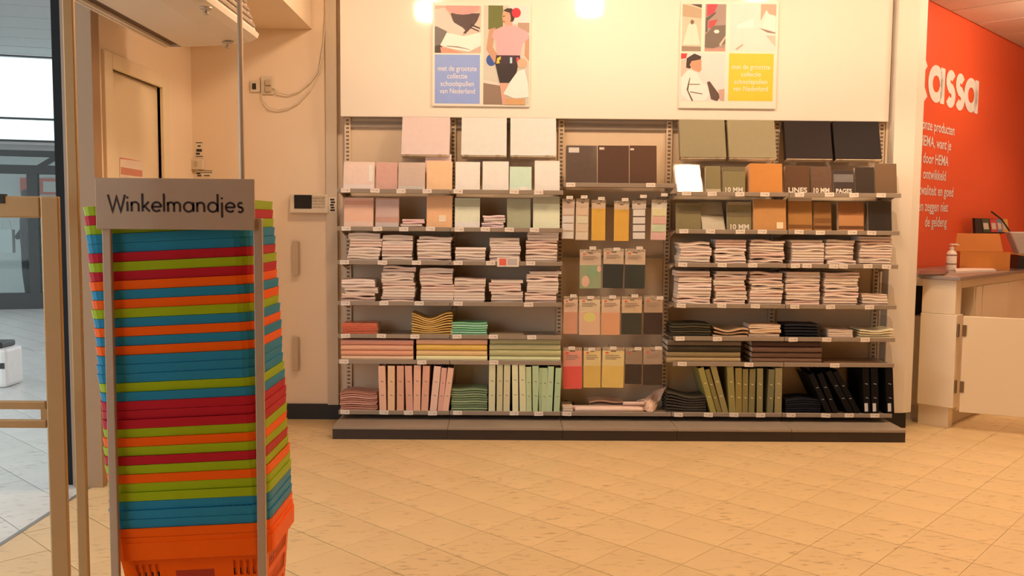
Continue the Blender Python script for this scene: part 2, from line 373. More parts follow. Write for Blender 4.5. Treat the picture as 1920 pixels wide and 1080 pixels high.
o = bgm.build('paper_bag', mat('bag_white', (.8, .8, .8), .6)); pb = fc+fd*-.36+fn_*.50; o.location = (pb.x, pb.y, .76); tag(o, 'white bag held by the person behind the glass door', 'bag')
# unidentified white and black device beyond the gate
t = thing('edge_device', onZ(0, 728, 0), 'white and black rounded device standing at the left picture edge outside', 'machine')
P0 = onZ(4, 728, 0); Xr = onY(11, 700, P0.y).x; zt = onY(5, 652, P0.y).z
b = MB(); b.box(Xr-.30, Xr, P0.y, P0.y+.25, .0, zt*.98); b.build('casing', mat('white_plastic', (.8, .8, .8), .3), t, bevel=.03)
b = MB(); b.box(Xr-.31, Xr-.012, P0.y-.004, P0.y+.02, zt*.48, zt*.62); b.build('black_band', mat('black_plastic', (.02, .02, .02), .4), t)
b = MB(); b.box(Xr-.30, Xr-.03, P0.y+.01, P0.y+.2, zt*.98, zt*1.12); b.build('black_lid', MATS['black_plastic'], t, bevel=.01)

# ================================================================ AIR CURTAIN over the entrance
ACY = 4.6
pr = [onY(x, y, ACY) for x, y in ((313, 88), (342, 88), (430, 85), (468, 79), (483, 72), (486, 64), (479, 57))]
M_ac = mat('air_curtain_white', (.74, .66, .56), .4, .02, 4)
M_slot = mat('air_outlet_brown', (.10, .05, .025), .6)
t = thing('air_curtain', (pr[2].x, 2.8, 2.44), 'long white air curtain hung under the soffit above the entrance', 'air curtain')
body = MB(); ya, yb = 1.2, ACY
outline = [Vector((pr[0].x, ya, pr[0].z)), Vector((pr[0].x+.018, ya, pr[0].z)), Vector((pr[0].x+.020, ya, pr[0].z+.03)), Vector((pr[1].x-.003, ya, pr[0].z+.03))]+[Vector((p.x, ya, p.z)) for p in pr[1:]]+[Vector((pr[5].x-.09, ya, 2.439)), Vector((pr[0].x, ya, 2.439))]
body.prism(outline, (0, yb-ya, 0)); body.build('casing', M_ac, t)
sl = MB(); sl.box(pr[0].x+.0205, pr[1].x-.004, ya+.02, yb-.004, pr[0].z+.012, pr[0].z+.029); sl.build('air_outlet', M_slot, t)
MB().box(pr[0].x, pr[1].x, yb-.0035, yb-.0005, pr[0].z, pr[0].z+.03).build('outlet_end', M_ac, t)
MB().box(pr[0].x-.012, pr[0].x-.0005, ya, yb, pr[0].z-.004, pr[0].z+.10).build('edge_strip', M_ac, t)
g0, g1 = pr[6], Vector((pr[5].x-.09, 0, 2.439))
for k in range(5):
    f0, f1 = (k+.25)/5.5, (k+.75)/5.5
    A = Vector((g0.x+(g1.x-g0.x)*f0+.004, ya, g0.z+(g1.z-g0.z)*f0)); B = Vector((g0.x+(g1.x-g0.x)*f1+.004, ya, g0.z+(g1.z-g0.z)*f1))
    gm = MB(); gm.prism([A, B, B+Vector((.006, 0, .002)), A+Vector((.006, 0, .002))], (0, yb-ya-.02, 0)); gm.build('grille_slat', mat('grille_brown', (.30, .22, .16), .5), t)
for x, y in ((386, 14), (427, 79)):
    p = onZ(x, y, pr[2].z)
    k = MB(); k.lathe([(.010, -.030), (.012, -.020), (.005, -.018), (.005, -.010), (.026, -.008), (.028, -.0005)], (p.x, p.y, pr[2].z), 16); k.build('fixing_cap', mat('cap_steel', (.5, .42, .34), .35, metal=.5), t, smooth=True)

# ================================================================ WALL FITTINGS left of the rack
YWF = YW-.001
M_beige = mat('beige_plastic', (.70, .60, .46), .45, .02)
M_bed = mat('beige_plastic_dark', (.55, .43, .30), .5, .02)
M_ink = mat('dark_print', (.03, .02, .018), .6)
def wbox(mb, x0, y0, x1, y1, d0, d1, mi=0):
    a = onY(x0, y1, YWF); b = onY(x1, y0, YWF); return mb.box(a.x, b.x, YWF-d1, YWF-d0, a.z, b.z, mi)
def wthing(name, x, y, label, cat): return thing(name, onY(x, y, YWF), label, cat)
t = wthing('wall_socket', 478, 172, 'small square wall socket with dark opening left of the double switch', 'socket')
wbox(MB(), 470, 152, 488, 173, 0, .012).build('frame_plate', M_beige, t, bevel=.003)
wbox(MB(), 474, 157, 481, 168, .0125, .014).build('socket_opening', M_ink, t)
t = wthing('power_outlet', 502, 176, 'beige double power outlet with two plugs and white cables', 'power outlet')
wbox(MB(), 490, 144, 514, 177, 0, .015).build('frame_plate', M_beige, t, bevel=.004)
for yy in (152, 164):
    wbox(MB(), 499, yy-1, 510, yy+9, .0155, .03).build('plug', M_bed, t, bevel=.004)
for i, path in enumerate(([(512, 165), (522, 174), (540, 178), (560, 172), (580, 156), (598, 132), (605, 90), (611, 45), (614, 0), (615, -60)], [(490, 176), (494, 190), (505, 202), (522, 206), (543, 202), (563, 190), (582, 168), (600, 134), (604, 110), (608, 60), (612, 0), (613, -60)])):
    p = [onY(x, y, YWF-.02) for x, y in path]
    o = MB().tube(p, .0045).build('power_cable', mat('cable_cream', (.72, .62, .50), .5), smooth=True)
    tag(o, ['upper thin cream cable looping from the double outlet up the wall', 'lower thin cream cable sagging below the double outlet'][i], 'cable')
t = wthing('key_switch', 371, 320, 'small beige key switch box on the wall beside the door', 'switch')
wbox(MB(), 360, 299, 383, 318, 0, .03).build('switch_box', M_beige, t, bevel=.004)
wbox(MB(), 367, 303, 373, 313, .0305, .034).build('key_barrel', M_bed, t, bevel=.001)
for (x0, y0, x1, y1), lab in (((366, 266, 381, 296), 'narrow white sticker with dark print above the key switch'), ((367, 319, 398, 332), 'wide white sticker with dark print just above the basket sign')):
    t = wthing('wall_sticker', (x0+x1)/2, y1, lab, 'sticker')
    wbox(MB(), x0, y0, x1, y1, 0, .0015).build('sticker_base', mat('sticker_cream', (.80, .70, .56), .5), t)
    hh = y1-y0; n = 0
    for f0, f1, a, b_ in (((.03, .08, .1, .9), (.22, .30, .3, .7), (.45, .62, .15, .85), (.68, .80, .1, .6), (.88, .93, .1, .95)) if hh > 20 else ((.05, .12, .2, 1), (.3, .38, .3, 1), (.35, .6, .05, .3), (.7, .9, .1, .35), (.72, .86, .5, .85))):
        wbox(MB(), x0+(x1-x0)*a, y0+hh*f0, x0+(x1-x0)*b_, y0+hh*f1, .0016, .002).build('print_mark', M_ink, t)
t = wthing('alarm_keypad', 586, 403, 'beige alarm keypad with black screen on the wall beside the rack', 'keypad')
ax0, ax1, az0, az1 = onY(546, 380, YWF).x, onY(618, 380, YWF).x, onY(580, 402, YWF).z, onY(580, 364, YWF).z
kp = MB(); kp.prism([(ax0, YWF-.005, az0), (ax0, YWF-.045, az0+.008), (ax0, YWF-.035, az1), (ax0, YWF-.005, az1)], (ax1-ax0, 0, 0)); kp.build('keypad_body', M_beige, t, bevel=.006)
wbox(MB(), 555, 366, 587, 391, .036, .046).build('screen', mat('screen_black', (.02, .015, .012), .5, spec=.2), t)
for r in range(4):
    for c in range(3):
        wbox(MB(), 590+c*8, 368+r*6, 596+c*8, 371+r*6, .036, .046).build('key', M_bed, t)
for (y0, y1), lab in (((452, 516), 'upper upright beige handle bar on the wall beside the rack'), ((631, 694), 'lower upright beige handle bar on the wall near the baseboard')):
    t = wthing('handle_bar', 556, y1, lab, 'handle')
    wbox(MB(), 550, y0, 561, y1, .012, .03).build('grip', M_bed, t, bevel=.004)
    for yy in (y0+4, y1-10): wbox(MB(), 552, yy, 559, yy+6, 0, .0125).build('mounting_foot', M_bed, t)
t = thing('trim_label', onY(624, 398, 5.543), 'small upright dark printed label on the beige trim strip beside the rack', 'label')
a0, b0 = onY(616, 398, 5.544), onY(631, 370, 5.544); MB().box(a0.x, b0.x, 5.5425, 5.5445, a0.z, b0.z).build('label_base', mat('sticker_cream', (.8, .7, .56), .5), t)
for k in range(5):
    a1, b1 = onY(619+(k % 2), 396-k*5, 5.542), onY(628-(k % 3), 392.5-k*5, 5.542); MB().box(a1.x, b1.x, 5.5415, 5.5424, a1.z, b1.z).build('print_mark', M_ink, t)
# red and white notice on the door
t = thing('door_notice', onX(247, 330, XW-.021), 'white notice with red bands stuck on the cream door', 'notice')
def xpoly(x0, y0, x1, y1, d, col, nm):
    X = XW-.021+d; p = [onX(x0, y0, X), onX(x1, y0+(x1-x0)*.17, X), onX(x1, y1+(x1-x0)*.12, X), onX(x0, y1, X)]
    mb = MB(); mb.prism(p, (-.0008, 0, 0)); mb.build(nm, col, t)
M_nred = mat('notice_red', (.62, .06, .03), .5)
xpoly(225, 295, 268, 331, .001, mat('notice_white', (.8, .66, .56), .5), 'notice_sheet')
xpoly(226, 295.5, 267, 297.5, .002, M_nred, 'red_band'); xpoly(227, 313, 267, 327, .002, mat('notice_pink', (.60, .24, .16), .5), 'pink_band')

# ================================================================ SECURITY GATE
M_gate = mat('gate_metal_beige', (.58, .39, .19), .42, .04, 30, metal=.35)
GY = 1.9
gx1 = onY(110, 369, GY).x; gx0 = gx1-.62; gzt = onY(90, 368, GY).z; pw = .041
t = thing('security_gate', ((gx0+gx1)/2, GY, 0), 'beige metal anti-theft gate frame standing at the left of the entrance', 'security gate')
for xa in (gx0, gx1-pw): MB().box(xa, xa+pw, GY, GY+.009, .02, gzt).build('upright_post', M_gate, t, bevel=.004)
MB().box(gx0+pw, gx1-pw, GY, GY+.009, gzt-.046, gzt).build('top_bar', M_gate, t, bevel=.003)
for y0, y1 in ((752, 768), (787, 803)):
    z1, z0 = onY(40, y0, GY).z, onY(40, y1, GY).z; MB().box(gx0+pw, gx1-pw, GY, GY+.009, z0, z1).build('crossbar', M_gate, t, bevel=.003)
MB().box(gx1-pw-.012, gx1-pw+.001, GY+.001, GY+.008, onY(40, 788, GY).z, onY(40, 767, GY).z).build('slot_end', M_gate, t)
cb = onY(8, 362, GY).x; MB().box(cb-.12, cb, GY-.002, GY+.012, gzt-.016, gzt+.004).build('lamp_cap', mat('black_plastic', (.02, .02, .02), .4), t)
MB().box(gx0-.02, gx1+.02, GY-.06, GY+.09, 0, .02).build('floor_plate', M_gate, t)
# tall thin post beside the gate
p = onY(148, 780, 2.02)
t = thing('tall_post', (p.x, 2.02, 0), 'tall slim beige metal post standing between the gate and the baskets', 'post')
MB().box(p.x-.0125, p.x+.0125, 2.02, 2.03, .012, 2.438).build('post_tube', M_gate, t, bevel=.003)
MB().box(p.x-.05, p.x+.05, 1.985, 2.085, 0, .012).build('post_foot', M_gate, t, bevel=.002)

# ================================================================ SHOPPING BASKETS
BC = {'G': ('lime green', (118, 150, 8)), 'R': ('dark red', (160, 18, 36)), 'B': ('blue', (20, 92, 128)), 'O': ('orange', (232, 88, 4))}
SEQ = 'GRGBBRGROBOGBOBOBBBGBRRRGOGRGOGGBBBOOO'
NB = len(SEQ)
YS = 2.36; zlow = onY(345, 1040, 2.24).z; ztop = onY(330, 381, 2.24).z
pitch = (ztop-zlow)/(NB+.6)
BW, BD = .42, .29
def rrect(wd, dp, r, z, n=4):
    out = []
    for cx, cy, a0 in ((wd/2-r, dp/2-r, 0), (-wd/2+r, dp/2-r, 90), (-wd/2+r, -dp/2+r, 180), (wd/2-r, -dp/2+r, 270)):
        for k in range(n+1): a = math.radians(a0+90*k/n); out.append(Vector((cx+r*math.cos(a), cy+r*math.sin(a), z)))
    return out
def basket_rim(h):
    b = MB(); rings = [rrect(BW-.012, BD-.012, .036, -.001), rrect(BW-.006, BD-.006, .038, 0), rrect(BW, BD, .04, h), rrect(BW-.010, BD-.010, .036, h), rrect(BW-.014, BD-.014, .035, .004)]
    n = len(rings[0]); vs = sum(rings, [])
    b.add(vs, [(i*n+k, i*n+(k+1) % n, ((i+1) % 5)*n+(k+1) % n, ((i+1) % 5)*n+k) for i in range(5) for k in range(n)])
    return b
def basket_body(mats):
    "tapering tub with slotted walls; z measured from the rim's foot"
    b = MB(); Hh = .20; rows = 10; tp = .11
    rings = []
    for i in range(rows+1):
        z = .0-Hh*i/rows; q = .022+Hh*i/rows*tp; rings.append((BW-2*q, BD-2*q, z))
    NX, NY = 44, 26
    def walk(wd, dp, z):
        P = []
        for k in range(NX): P.append(Vector((-wd/2+wd*k/NX, -dp/2, z)))
        for k in range(NY): P.append(Vector((wd/2, -dp/2+dp*k/NY, z)))
        for k in range(NX): P.append(Vector((wd/2-wd*k/NX, dp/2, z)))
        for k in range(NY): P.append(Vector((-wd/2, dp/2-dp*k/NY, z)))
        return P
    W = [walk(*r) for r in rings]; n = len(W[0]); fs = []; mi = []
    for i in range(rows):
        for k in range(n):
            kk = k % (NX+NY); hole = False
            if kk < NX:
                if i in (1, 2, 4, 5, 7, 8) and kk % 2 == 0 and (3 <= kk <= 10 or 34 <= kk <= 41): hole = i != 0
                lab = 0
                if 16 <= kk <= 27 and 2 <= i <= 5 and k < NX: lab = 1
            else:
                lab = 0
                if i in (1, 2, 4, 5, 7, 8) and (kk-NX) % 2 == 0 and 3 <= kk-NX <= 22: hole = True
            if hole: continue
            fs.append((i*n+k, i*n+(k+1) % n, (i+1)*n+(k+1) % n, (i+1)*n+k)); mi.append(lab)
    b.add(sum(W, []), fs); b.m = mi
    b.add(W[-1], [tuple(range(n))], 0)
    return b
BCOL = {'G': (.36, .50, .006), 'R': (.52, .012, .03), 'B': (.02, .25, .46), 'O': (.97, .13, .001)}
MAT_B = {k: mat('basket_plastic_'+v[0].replace(' ', '_'), BCOL[k], .42, .03, 12, spec=.2) for k, v in BC.items()}
MAT_BL = mat('basket_label_red', (.45, .03, .01), .4)
rimmesh = {}; bodymesh = {}
for k in BC:
    rimmesh[k] = basket_rim(pitch*.965).mesh('basket_rim', MAT_B[k]); bodymesh[k] = basket_body(0).mesh('basket_body', [MAT_B[k], MAT_BL])
    for p_ in rimmesh[k].polygons: p_.use_smooth = False
bigrim = basket_rim(.046).mesh('basket_rim', MAT_B['O'])
ords = ['top', 'second', 'third', 'fourth', 'fifth', 'sixth', 'seventh', 'eighth', 'ninth', 'tenth', 'eleventh', 'twelfth']
cnt = {}; LEAN = .055
for i, ch in enumerate(SEQ):
    cnt[ch] = cnt.get(ch, 0)+1
    z = ztop-(i+1)*pitch
    last = i == NB-1
    if last: z = zlow
    fr = (z-zlow)/(ztop-zlow)
    x = -.796-.052*fr+random.uniform(-.002, .002); y = YS+random.uniform(-.002, .002)
    tot = SEQ.count(ch); nm = BC[ch][0]
    if last: lab = 'lowest basket of the stack, orange, its slotted tub showing under the rim'
    elif i == 0: lab = 'topmost lime green shopping basket of the stack behind the sign'
    else:
        k = cnt[ch]; top_k = k <= (tot+1)//2
        lab = f"{nm} shopping basket, {ords[k-1] if k <= 12 else str(k)} {nm} rim counted from the top of the stack".replace('top '+nm+' rim', 'first '+nm+' rim')
    b = thing('shopping_basket', (x, y, z), lab, 'basket', 'nested shopping baskets in the stand')
    b.rotation_euler = (0, -LEAN, random.uniform(-.006, .006))
    inst('rim', bigrim if last else rimmesh[ch], parent=b); inst('tub', bodymesh[ch], parent=b)
    if i == 0:
        hb = MB(); hb.tube([(-BW/2+.03, 0, pitch), (-BW/2+.05, -.06, pitch+.012), (0, -.09, pitch+.014), (BW/2-.05, -.06, pitch+.012), (BW/2-.03, 0, pitch)], .006); hb.build('carry_handle', MAT_B['G'], local(b), smooth=True)

# the stand
M_stand = mat('stand_metal_greige', (.50, .385, .29), .45, .04, 30, metal=.3)
SY = 2.185
a0, b0 = onY(180, 430, SY), onY(476, 335, SY)
t = thing('basket_stand', ((a0.x+b0.x)/2, SY+.2, 0), 'grey metal basket stand with a sign panel reading Winkelmandjes', 'basket stand')
sg = MB(); sg.box(a0.x, b0.x, SY, SY+.008, a0.z+.001, b0.z-.001); so = sg.build('sign_panel', M_stand, t, bevel=.0015)
lx = onY(196, 440, SY).x; rx = onY(481, 440, SY).x
for xx in (lx, rx): MB().box(xx-.0105, xx+.0105, SY+.0085, SY+.022, .03, a0.z+.03).build('front_post', M_stand, t, bevel=.002)
for xx in (lx-.02, rx+.06): MB().box(xx-.0105, xx+.0105, 2.54, 2.56, .03, .19).build('rear_post', M_stand, t, bevel=.002)
MB().box(lx-.05, rx+.09, SY+.0085, 2.60, .0, .03).build('base_plate', M_stand, t, bevel=.003)
MB().box(lx+.012, rx+.05, 2.22, 2.5, .03, zlow-.205).build('base_platform', M_stand, t)
pp = onY(453, 330, 2.62)
tt = thing('hanging_pole', (pp.x, 2.625, 0), 'thin upright steel pole rising behind the basket sign', 'pole')
MB().tube([(pp.x, 2.625, .01), (pp.x, 2.625, CEIL-.012)], .0075, 12).build('pole_tube', M_stand, tt, smooth=True)
MB().lathe([(.06, 0), (.06, .008), (.012, .014)], (pp.x, 2.625, 0)).build('pole_foot', M_stand, tt)
# lettering drawn with strokes
def arc(cx, cy, r, a0, a1, n=14): return [(cx+r*math.cos(math.radians(a0+(a1-a0)*k/n)), cy+r*math.sin(math.radians(a0+(a1-a0)*k/n))) for k in range(n+1)]
GL = {'W': ([[(0, 1.7), (.45, 0), (.87, 1.45), (1.29, 0), (1.74, 1.7)]], 1.98), 'i': ([[(0, 0), (0, 1)], [(0, 1.32), (0, 1.52)]], .42),
      'n': ([[(0, 0), (0, 1)], arc(.36, .6, .36, 180, 0)+[(.72, 0)]], 1.12), 'k': ([[(0, 0), (0, 1.85)], [(.66, 1), (.04, .42)], [(.2, .56), (.74, 0)]], .98),
      'e': ([arc(.46, .5, .46, 0, 318, 20), [(0, .5), (.92, .5)]], 1.22), 'l': ([[(0, 0), (0, 1.85)]], .40),
      'm': ([[(0, 0), (0, 1)], arc(.31, .65, .31, 180, 0)+[(.62, 0)], arc(.93, .65, .31, 180, 0)+[(1.24, 0)]], 1.64),
      'a': ([arc(.48, .5, .48, 0, 360, 22), [(.98, 0), (.98, 1)]], 1.36), 'd': ([arc(.48, .5, .48, 0, 360, 22), [(.98, 0), (.98, 1.85)]], 1.42),
      'j': ([[(0, 1), (0, -.55)], [(0, 1.32), (0, 1.52)]], .40), 's': ([arc(.28, .74, .23, 35, 270, 10)+arc(.26, .26, .25, 88, -145, 10)], .62)}
word = 'Winkelmandjes'; thk = .215
tw = sum(GL[c][1] for c in word[:-1])+.55
A = onY(203, 396, SY); B = onY(456, 398, SY); sc_ = (B.x-A.x)/tw; lt = MB(); cx = 0
def ribbon(mb, st, thk, fn):
    n = len(st); L_, R_ = [], []
    for k in range(n):
        p = Vector(st[k]); d1 = (Vector(st[k])-Vector(st[max(k-1, 0)])); d2_ = (Vector(st[min(k+1, n-1)])-Vector(st[k]))
        dd = (d1.normalized() if d1.length else Vector((0, 0)))+(d2_.normalized() if d2_.length else Vector((0, 0))); dd.normalize(); nn = Vector((-dd.y, dd.x))
        e = d1.normalized() if d1.length else dd; cosv = max(.35, abs(dd.dot(e))); o_ = nn*(thk/2/cosv); L_.append(p+o_); R_.append(p-o_)
    mb.add([fn(q) for q in L_+R_], [(k, k+1, n+k+1, n+k) for k in range(n-1)])
for c in word:
    for st in GL[c][0]: ribbon(lt, st, thk, lambda q: Vector((A.x+(cx+q.x)*sc_, SY-.0006, A.z+q.y*sc_)))
    cx += GL[c][1]
lo = lt.build('lettering', mat('sign_ink', (.02, .008, .008), .5), t)

# ================================================================ SHELVING RACK: five bays
ZL = [1.4396, 1.2175, 1.0185, .7753, .5786, .4243, .118]
ZMID = onY(1160, 347, YF).z
ROWN = ['top shelf', 'second shelf', 'third shelf', 'fourth shelf', 'fifth shelf', 'sixth shelf', 'bottom shelf']
BAYN = ['pink', 'mint', 'hook', 'olive', 'navy']
M_rack = mat('rack_metal_grey', (.74, .60, .44), .45, .03, 12, metal=.0)
M_lip = mat('rack_lip_grey', (.32, .265, .215), .4, .03, 12)
M_kick = mat('kickboard_brown', (.035, .022, .017), .5)
M_tag = mat('price_tag_white', (.86, .80, .74), .45, .02)
M_slotd = mat('slot_dark', (.20, .155, .12), .6)
M_acr = glass_mat('clear_acrylic', (.96, .95, .93), .03)
TAGS = {(0, 0): (648, 703, 752, 801), (0, 1): (859, 964, 1010), (1, 0): (649, 708, 757, 807), (1, 1): (861, 910, 955, 1002), (2, 0): (646, 717, 781), (2, 1): (859, 920, 995),
        (3, 0): (648, 720, 786), (3, 1): (859, 991), (4, 0): (648, 715, 778), (4, 1): (857, 925, 997), (5, 0): (645, 791), (5, 1): (926,), (6, 0): (647, 720, 766, 811), (6, 1): (858, 964, 1010),
        (6, 2): (1063,), (7, 2): (1070, 1220), (0, 3): (1287, 1335, 1387, 1434), (0, 4): (1499, 1555, 1601, 1652), (1, 3): (1282, 1332, 1388, 1429), (1, 4): (1498, 1538, 1598, 1634),
        (2, 3): (1280, 1354, 1411), (2, 4): (1491, 1513, 1563, 1581, 1627, 1662), (3, 3): (1277, 1353, 1416), (3, 4): (1490, 1557, 1630), (4, 3): (1275, 1345), (4, 4): (1487, 1550, 1622),
        (5, 3): (1279, 1404), (5, 4): (1565,), (6, 3): (1272, 1328, 1376, 1426), (6, 4): (1483, 1548, 1592, 1640)}
tagm = MB(); tagm.box(-.027, .027, -.003, 0, -.0125, .0125); tagm.box(-.019, .000, -.0034, -.003, .000, .0035, 1); tagm.box(.004, .018, -.0034, -.003, -.004, .004, 1)
TAGME = tagm.mesh('price_tag', [M_tag, mat('tag_print', (.60, .50, .44), .6)])
def bx(b): return X0+b*BAY
DBA = .30; DBY = 5.365; DBZ = onY(1000, 292, DBY).z
BAYS = []
def shelf(bay, b, z, row):
    o = MB(); xa, xb = bx(b)+.002, bx(b+1)-.002
    prof = [(YF+.004, z+.012), (YF, z+.010), (YF, z-.012), (YF+.010, z-.014), (YF+.010, z-.006), (YB-.002, z-.006), (YB-.002, z+.003), (YF+.010, z+.003), (YF+.010, z+.012)]
    o.prism([(xa, y, zz) for y, zz in prof], (xb-xa, 0, 0))
    s = o.build('shelf', M_lip, bay)
    for x in (xa, xb-.004): MB().prism([(x, YF+.05, z-.006), (x, YB-.002, z-.006), (x, YB-.002, z-.05)], (.004, 0, 0)).build('shelf_bracket', M_rack, bay)
    for px in TAGS.get((row, b), ()):
        P = onY(px, 357, YF-.001)
        P = onY(px, proj((P.x, YF-.001, z))[1], YF-.001)
        t = inst('price_tag', TAGME, (P.x-ORG[bay.name].x, YF-.0012-ORG[bay.name].y, z+random.uniform(-.002, .002)), (.0, random.uniform(-.05, .05), random.uniform(-.04, .04)), parent=s)
    return s
for b in range(5):
    t = thing('shelving_bay', (bx(b)+BAY/2, YB, 0), f"grey metal wall shelving bay with the {['pink', 'mint green', 'hanging', 'olive green', 'navy blue'][b]} stationery", 'shelving', 'bays of the wall rack')
    BAYS.append(t)
    MB().box(bx(b)+.02, bx(b+1)-.02, YB+.02, YB+.035, .075, 1.893).build('back_panel', M_rack, t)
    for e in ([b] if b < 4 else [4, 5]):
        xu = bx(e)+(.0 if 0 < e < 5 else (.018 if e == 0 else -.018))
        u = MB().box(xu-.0185, xu+.0185, YB, YB+.034, .075, 1.893).build('upright', M_rack, t)
        sl = MB()
        for k in range(74): sl.box(xu-.009, xu+.009, YB-.0008, YB+.002, .12+k*.024, .132+k*.024)
        q = sl.build('slot_row', M_slotd, u); q['kind'] = 'stuff'
    MB().box(bx(b)+.02, bx(b+1)-.02, YB+.002, YB+.0195, 1.835, 1.872).build('top_rail', M_lip, t)
    MB().box(bx(b)+.0008, bx(b+1)-.0008, YPL, YB+.034, .058, .075).build('plinth_top', M_lip, t, bevel=.003)
    MB().box(bx(b)+.0008, bx(b+1)-.0008, YPL+.004, YB+.034, 0, .0575).build('kickboard', M_kick, t)
    if b != 2:
        for r in range(7): shelf(t, b, ZL[r], r)
        # slanted display ledge for the face-out binders
        for px0, px1 in {0: ((753, 843),), 1: ((865, 950), (957, 1043)), 3: ((1275, 1361), (1366, 1455)), 4: ((1473, 1560), (1565, 1652))}[b]:
            xa, xb = onY(px0, 260, 5.39).x, onY(px1, 260, 5.39).x
            S = MB(); R_ = Matrix.Translation((0, DBY, DBZ)) @ Matrix.Rotation(-DBA, 4, 'X')
            S.box(xa+.004, xb-.004, .0425, .0455, -.004, .235, M=R_); S.box(xa+.004, xb-.004, .0, .0425, -.007, -.004, M=R_)
            S.build('display_ledge', M_rack, t)
            for f_ in (.12, .8):
                xc = xa+(xb-xa)*f_; MB().box(xc-.012, xc+.012, -.003, -.0005, -.022, .004, M=R_).build('ledge_clip', M_acr, t)
        MB().box(bx(b)+.02, bx(b+1)-.02, YB-.028, YB-.018, 1.60, 1.628).build('ledge_rail', M_rack, t)
    else:
        shelf(t, b, ZMID, 7); shelf(t, b, ZL[6], 6)
        for zz in (onY(1150, 386, YB).z, onY(1150, 481, YB).z, onY(1150, 567, YB).z, onY(1150, 655, YB).z):
            MB().box(bx(2)+.02, bx(3)-.02, YB-.012, YB, zz-.008, zz+.008).build('hook_rail', M_lip, t)
for r in range(6):      # clear end stops at the right end of the rack
    e = MB(); xx = bx(5)-.004
    e.prism([(xx, YF+.02, ZL[r]+.004), (xx, YB-.02, ZL[r]+.004), (xx, YB-.02, ZL[r]+.13), (xx, YF+.09, ZL[r]+.13), (xx, YF+.05, ZL[r]+.11)], (.002, 0, 0)); e.build('end_stop', M_acr, BAYS[4])

# ---------------------------------------------------------------- books, packs, folders, binders
def ztop(r): return (ZMID if r == 7 else ZL[r])+.0035
def book_mesh(name, mats, bend, seed):
    "folded cover round a block of pages; spine at the front; unit size, foot at z=0"
    rg = random.Random(seed); b = MB(); NS = 6; xs = [-.5+k/NS for k in range(NS+1)]
    cov = [(1, 0), (.05, 0), (.012, .15), (0, .5), (.012, .85), (.05, 1), (1, 1), (1, .9), (.06, .9), (.03, .5), (.06, .1), (1, .1)]
    pag = [(.035, .12), (.035, .88), (.97, .88), (.99, .12)]
    ph = rg.uniform(0, 6.28); am = bend
    def zz(x): return am*(math.cos(2*math.pi*(x+.0)*.9+ph)-math.cos(ph))*.5 if am else 0
    for pr_, mi, wd in ((cov, 0, 1), (pag, 1, .985)):
        n = len(pr_); V = [Vector((x*wd, y, z+zz(x))) for x in xs for y, z in pr_]
        fs = [(i*n+k, i*n+(k+1) % n, (i+1)*n+(k+1) % n, (i+1)*n+k) for i in range(NS) for k in range(n)]+[tuple(range(n-1, -1, -1)), tuple(range(NS*n, NS*n+n))]
        b.add(V, fs, mi)
    return b.mesh(name, mats)
M_page = mat('page_white', alb(222, 172, 134, .74), .8, .06, 60)
BOOKS = {}
def books(rgb, k, kind='paper'):
    key = (rgb, k, kind)
    if key not in BOOKS: BOOKS[key] = [book_mesh('exercise_book', [cmat(rgb, k, kind), M_page], bd, i) for i, bd in enumerate((0, 0, .35, .7, -.4))]
    return BOOKS[key]
CREAMS = [(212, 164, 130), (200, 150, 118), (218, 174, 142)]
ORDN = ['topmost', 'second', 'third', 'fourth', 'fifth', 'sixth', 'seventh', 'eighth', 'ninth', 'tenth', 'eleventh', 'twelfth', 'thirteenth', 'fourteenth', 'fifteenth', 'sixteenth', 'seventeenth', 'eighteenth']
def ordlab(label, i, n):
    if n == 1: return label
    k = n-1-i
    if ' in the ' not in label: return ORDN[k]+' '+label
    a, b = label.split(' in the ', 1)
    return f'{ORDN[k]} {a} {"from top " if k else ""}in the {b}'
def stack(x0, x1, yt, row, label, rgb=None, th=.0165, depth=.155, name='exercise_book', cat='exercise book', k=.78, kind='paper', yoff=.022, flip=True, lean=0., n=None, jit=1., cols=None):
    zb = ztop(row); Yf = YF+yoff; xm = (x0+x1)/2
    yb = proj((0, Yf, zb))[1]
    XA, XB = onY(x0, yb, Yf).x, onY(x1, yb, Yf).x; zt = onY(xm, yt, Yf).z
    n = n or max(1, round((zt-zb)/th)); th = (zt-zb)/n; wd = (XB-XA)-.012*jit; xc = (XA+XB)/2
    fl = random.random() < .5; sh = 0; left = 0; shared = []
    for i in range(n):
        if left <= 0: fl = not fl; left = random.randint(2, 4); sh = random.uniform(-.009, .009)*jit
        left -= 1
        c = cols[i % len(cols)] if cols else (rgb or CREAMS[random.choice((0, 0, 1, 2))])
        me = books(c, k, kind)[random.choice((0, 0, 1, 2, 3, 4)) if flip else 0]
        f = fl and flip; z = zb+i*th+.0004
        x = xc+sh+random.uniform(-.002, .002)*jit+lean*(i*th)
        d = depth*(random.uniform(.97, 1.0)); y = Yf+random.uniform(0, .006)
        o = inst(name, me, (x, y+(d if f else 0), z), (0, 0, (math.pi if f else 0)+random.uniform(-.012, .012)*jit), (wd*random.uniform(.985, 1), d, th*.95))
        tag(o, ordlab(label, i, n), cat, cat+'s: '+label.split(' in the ')[-1])
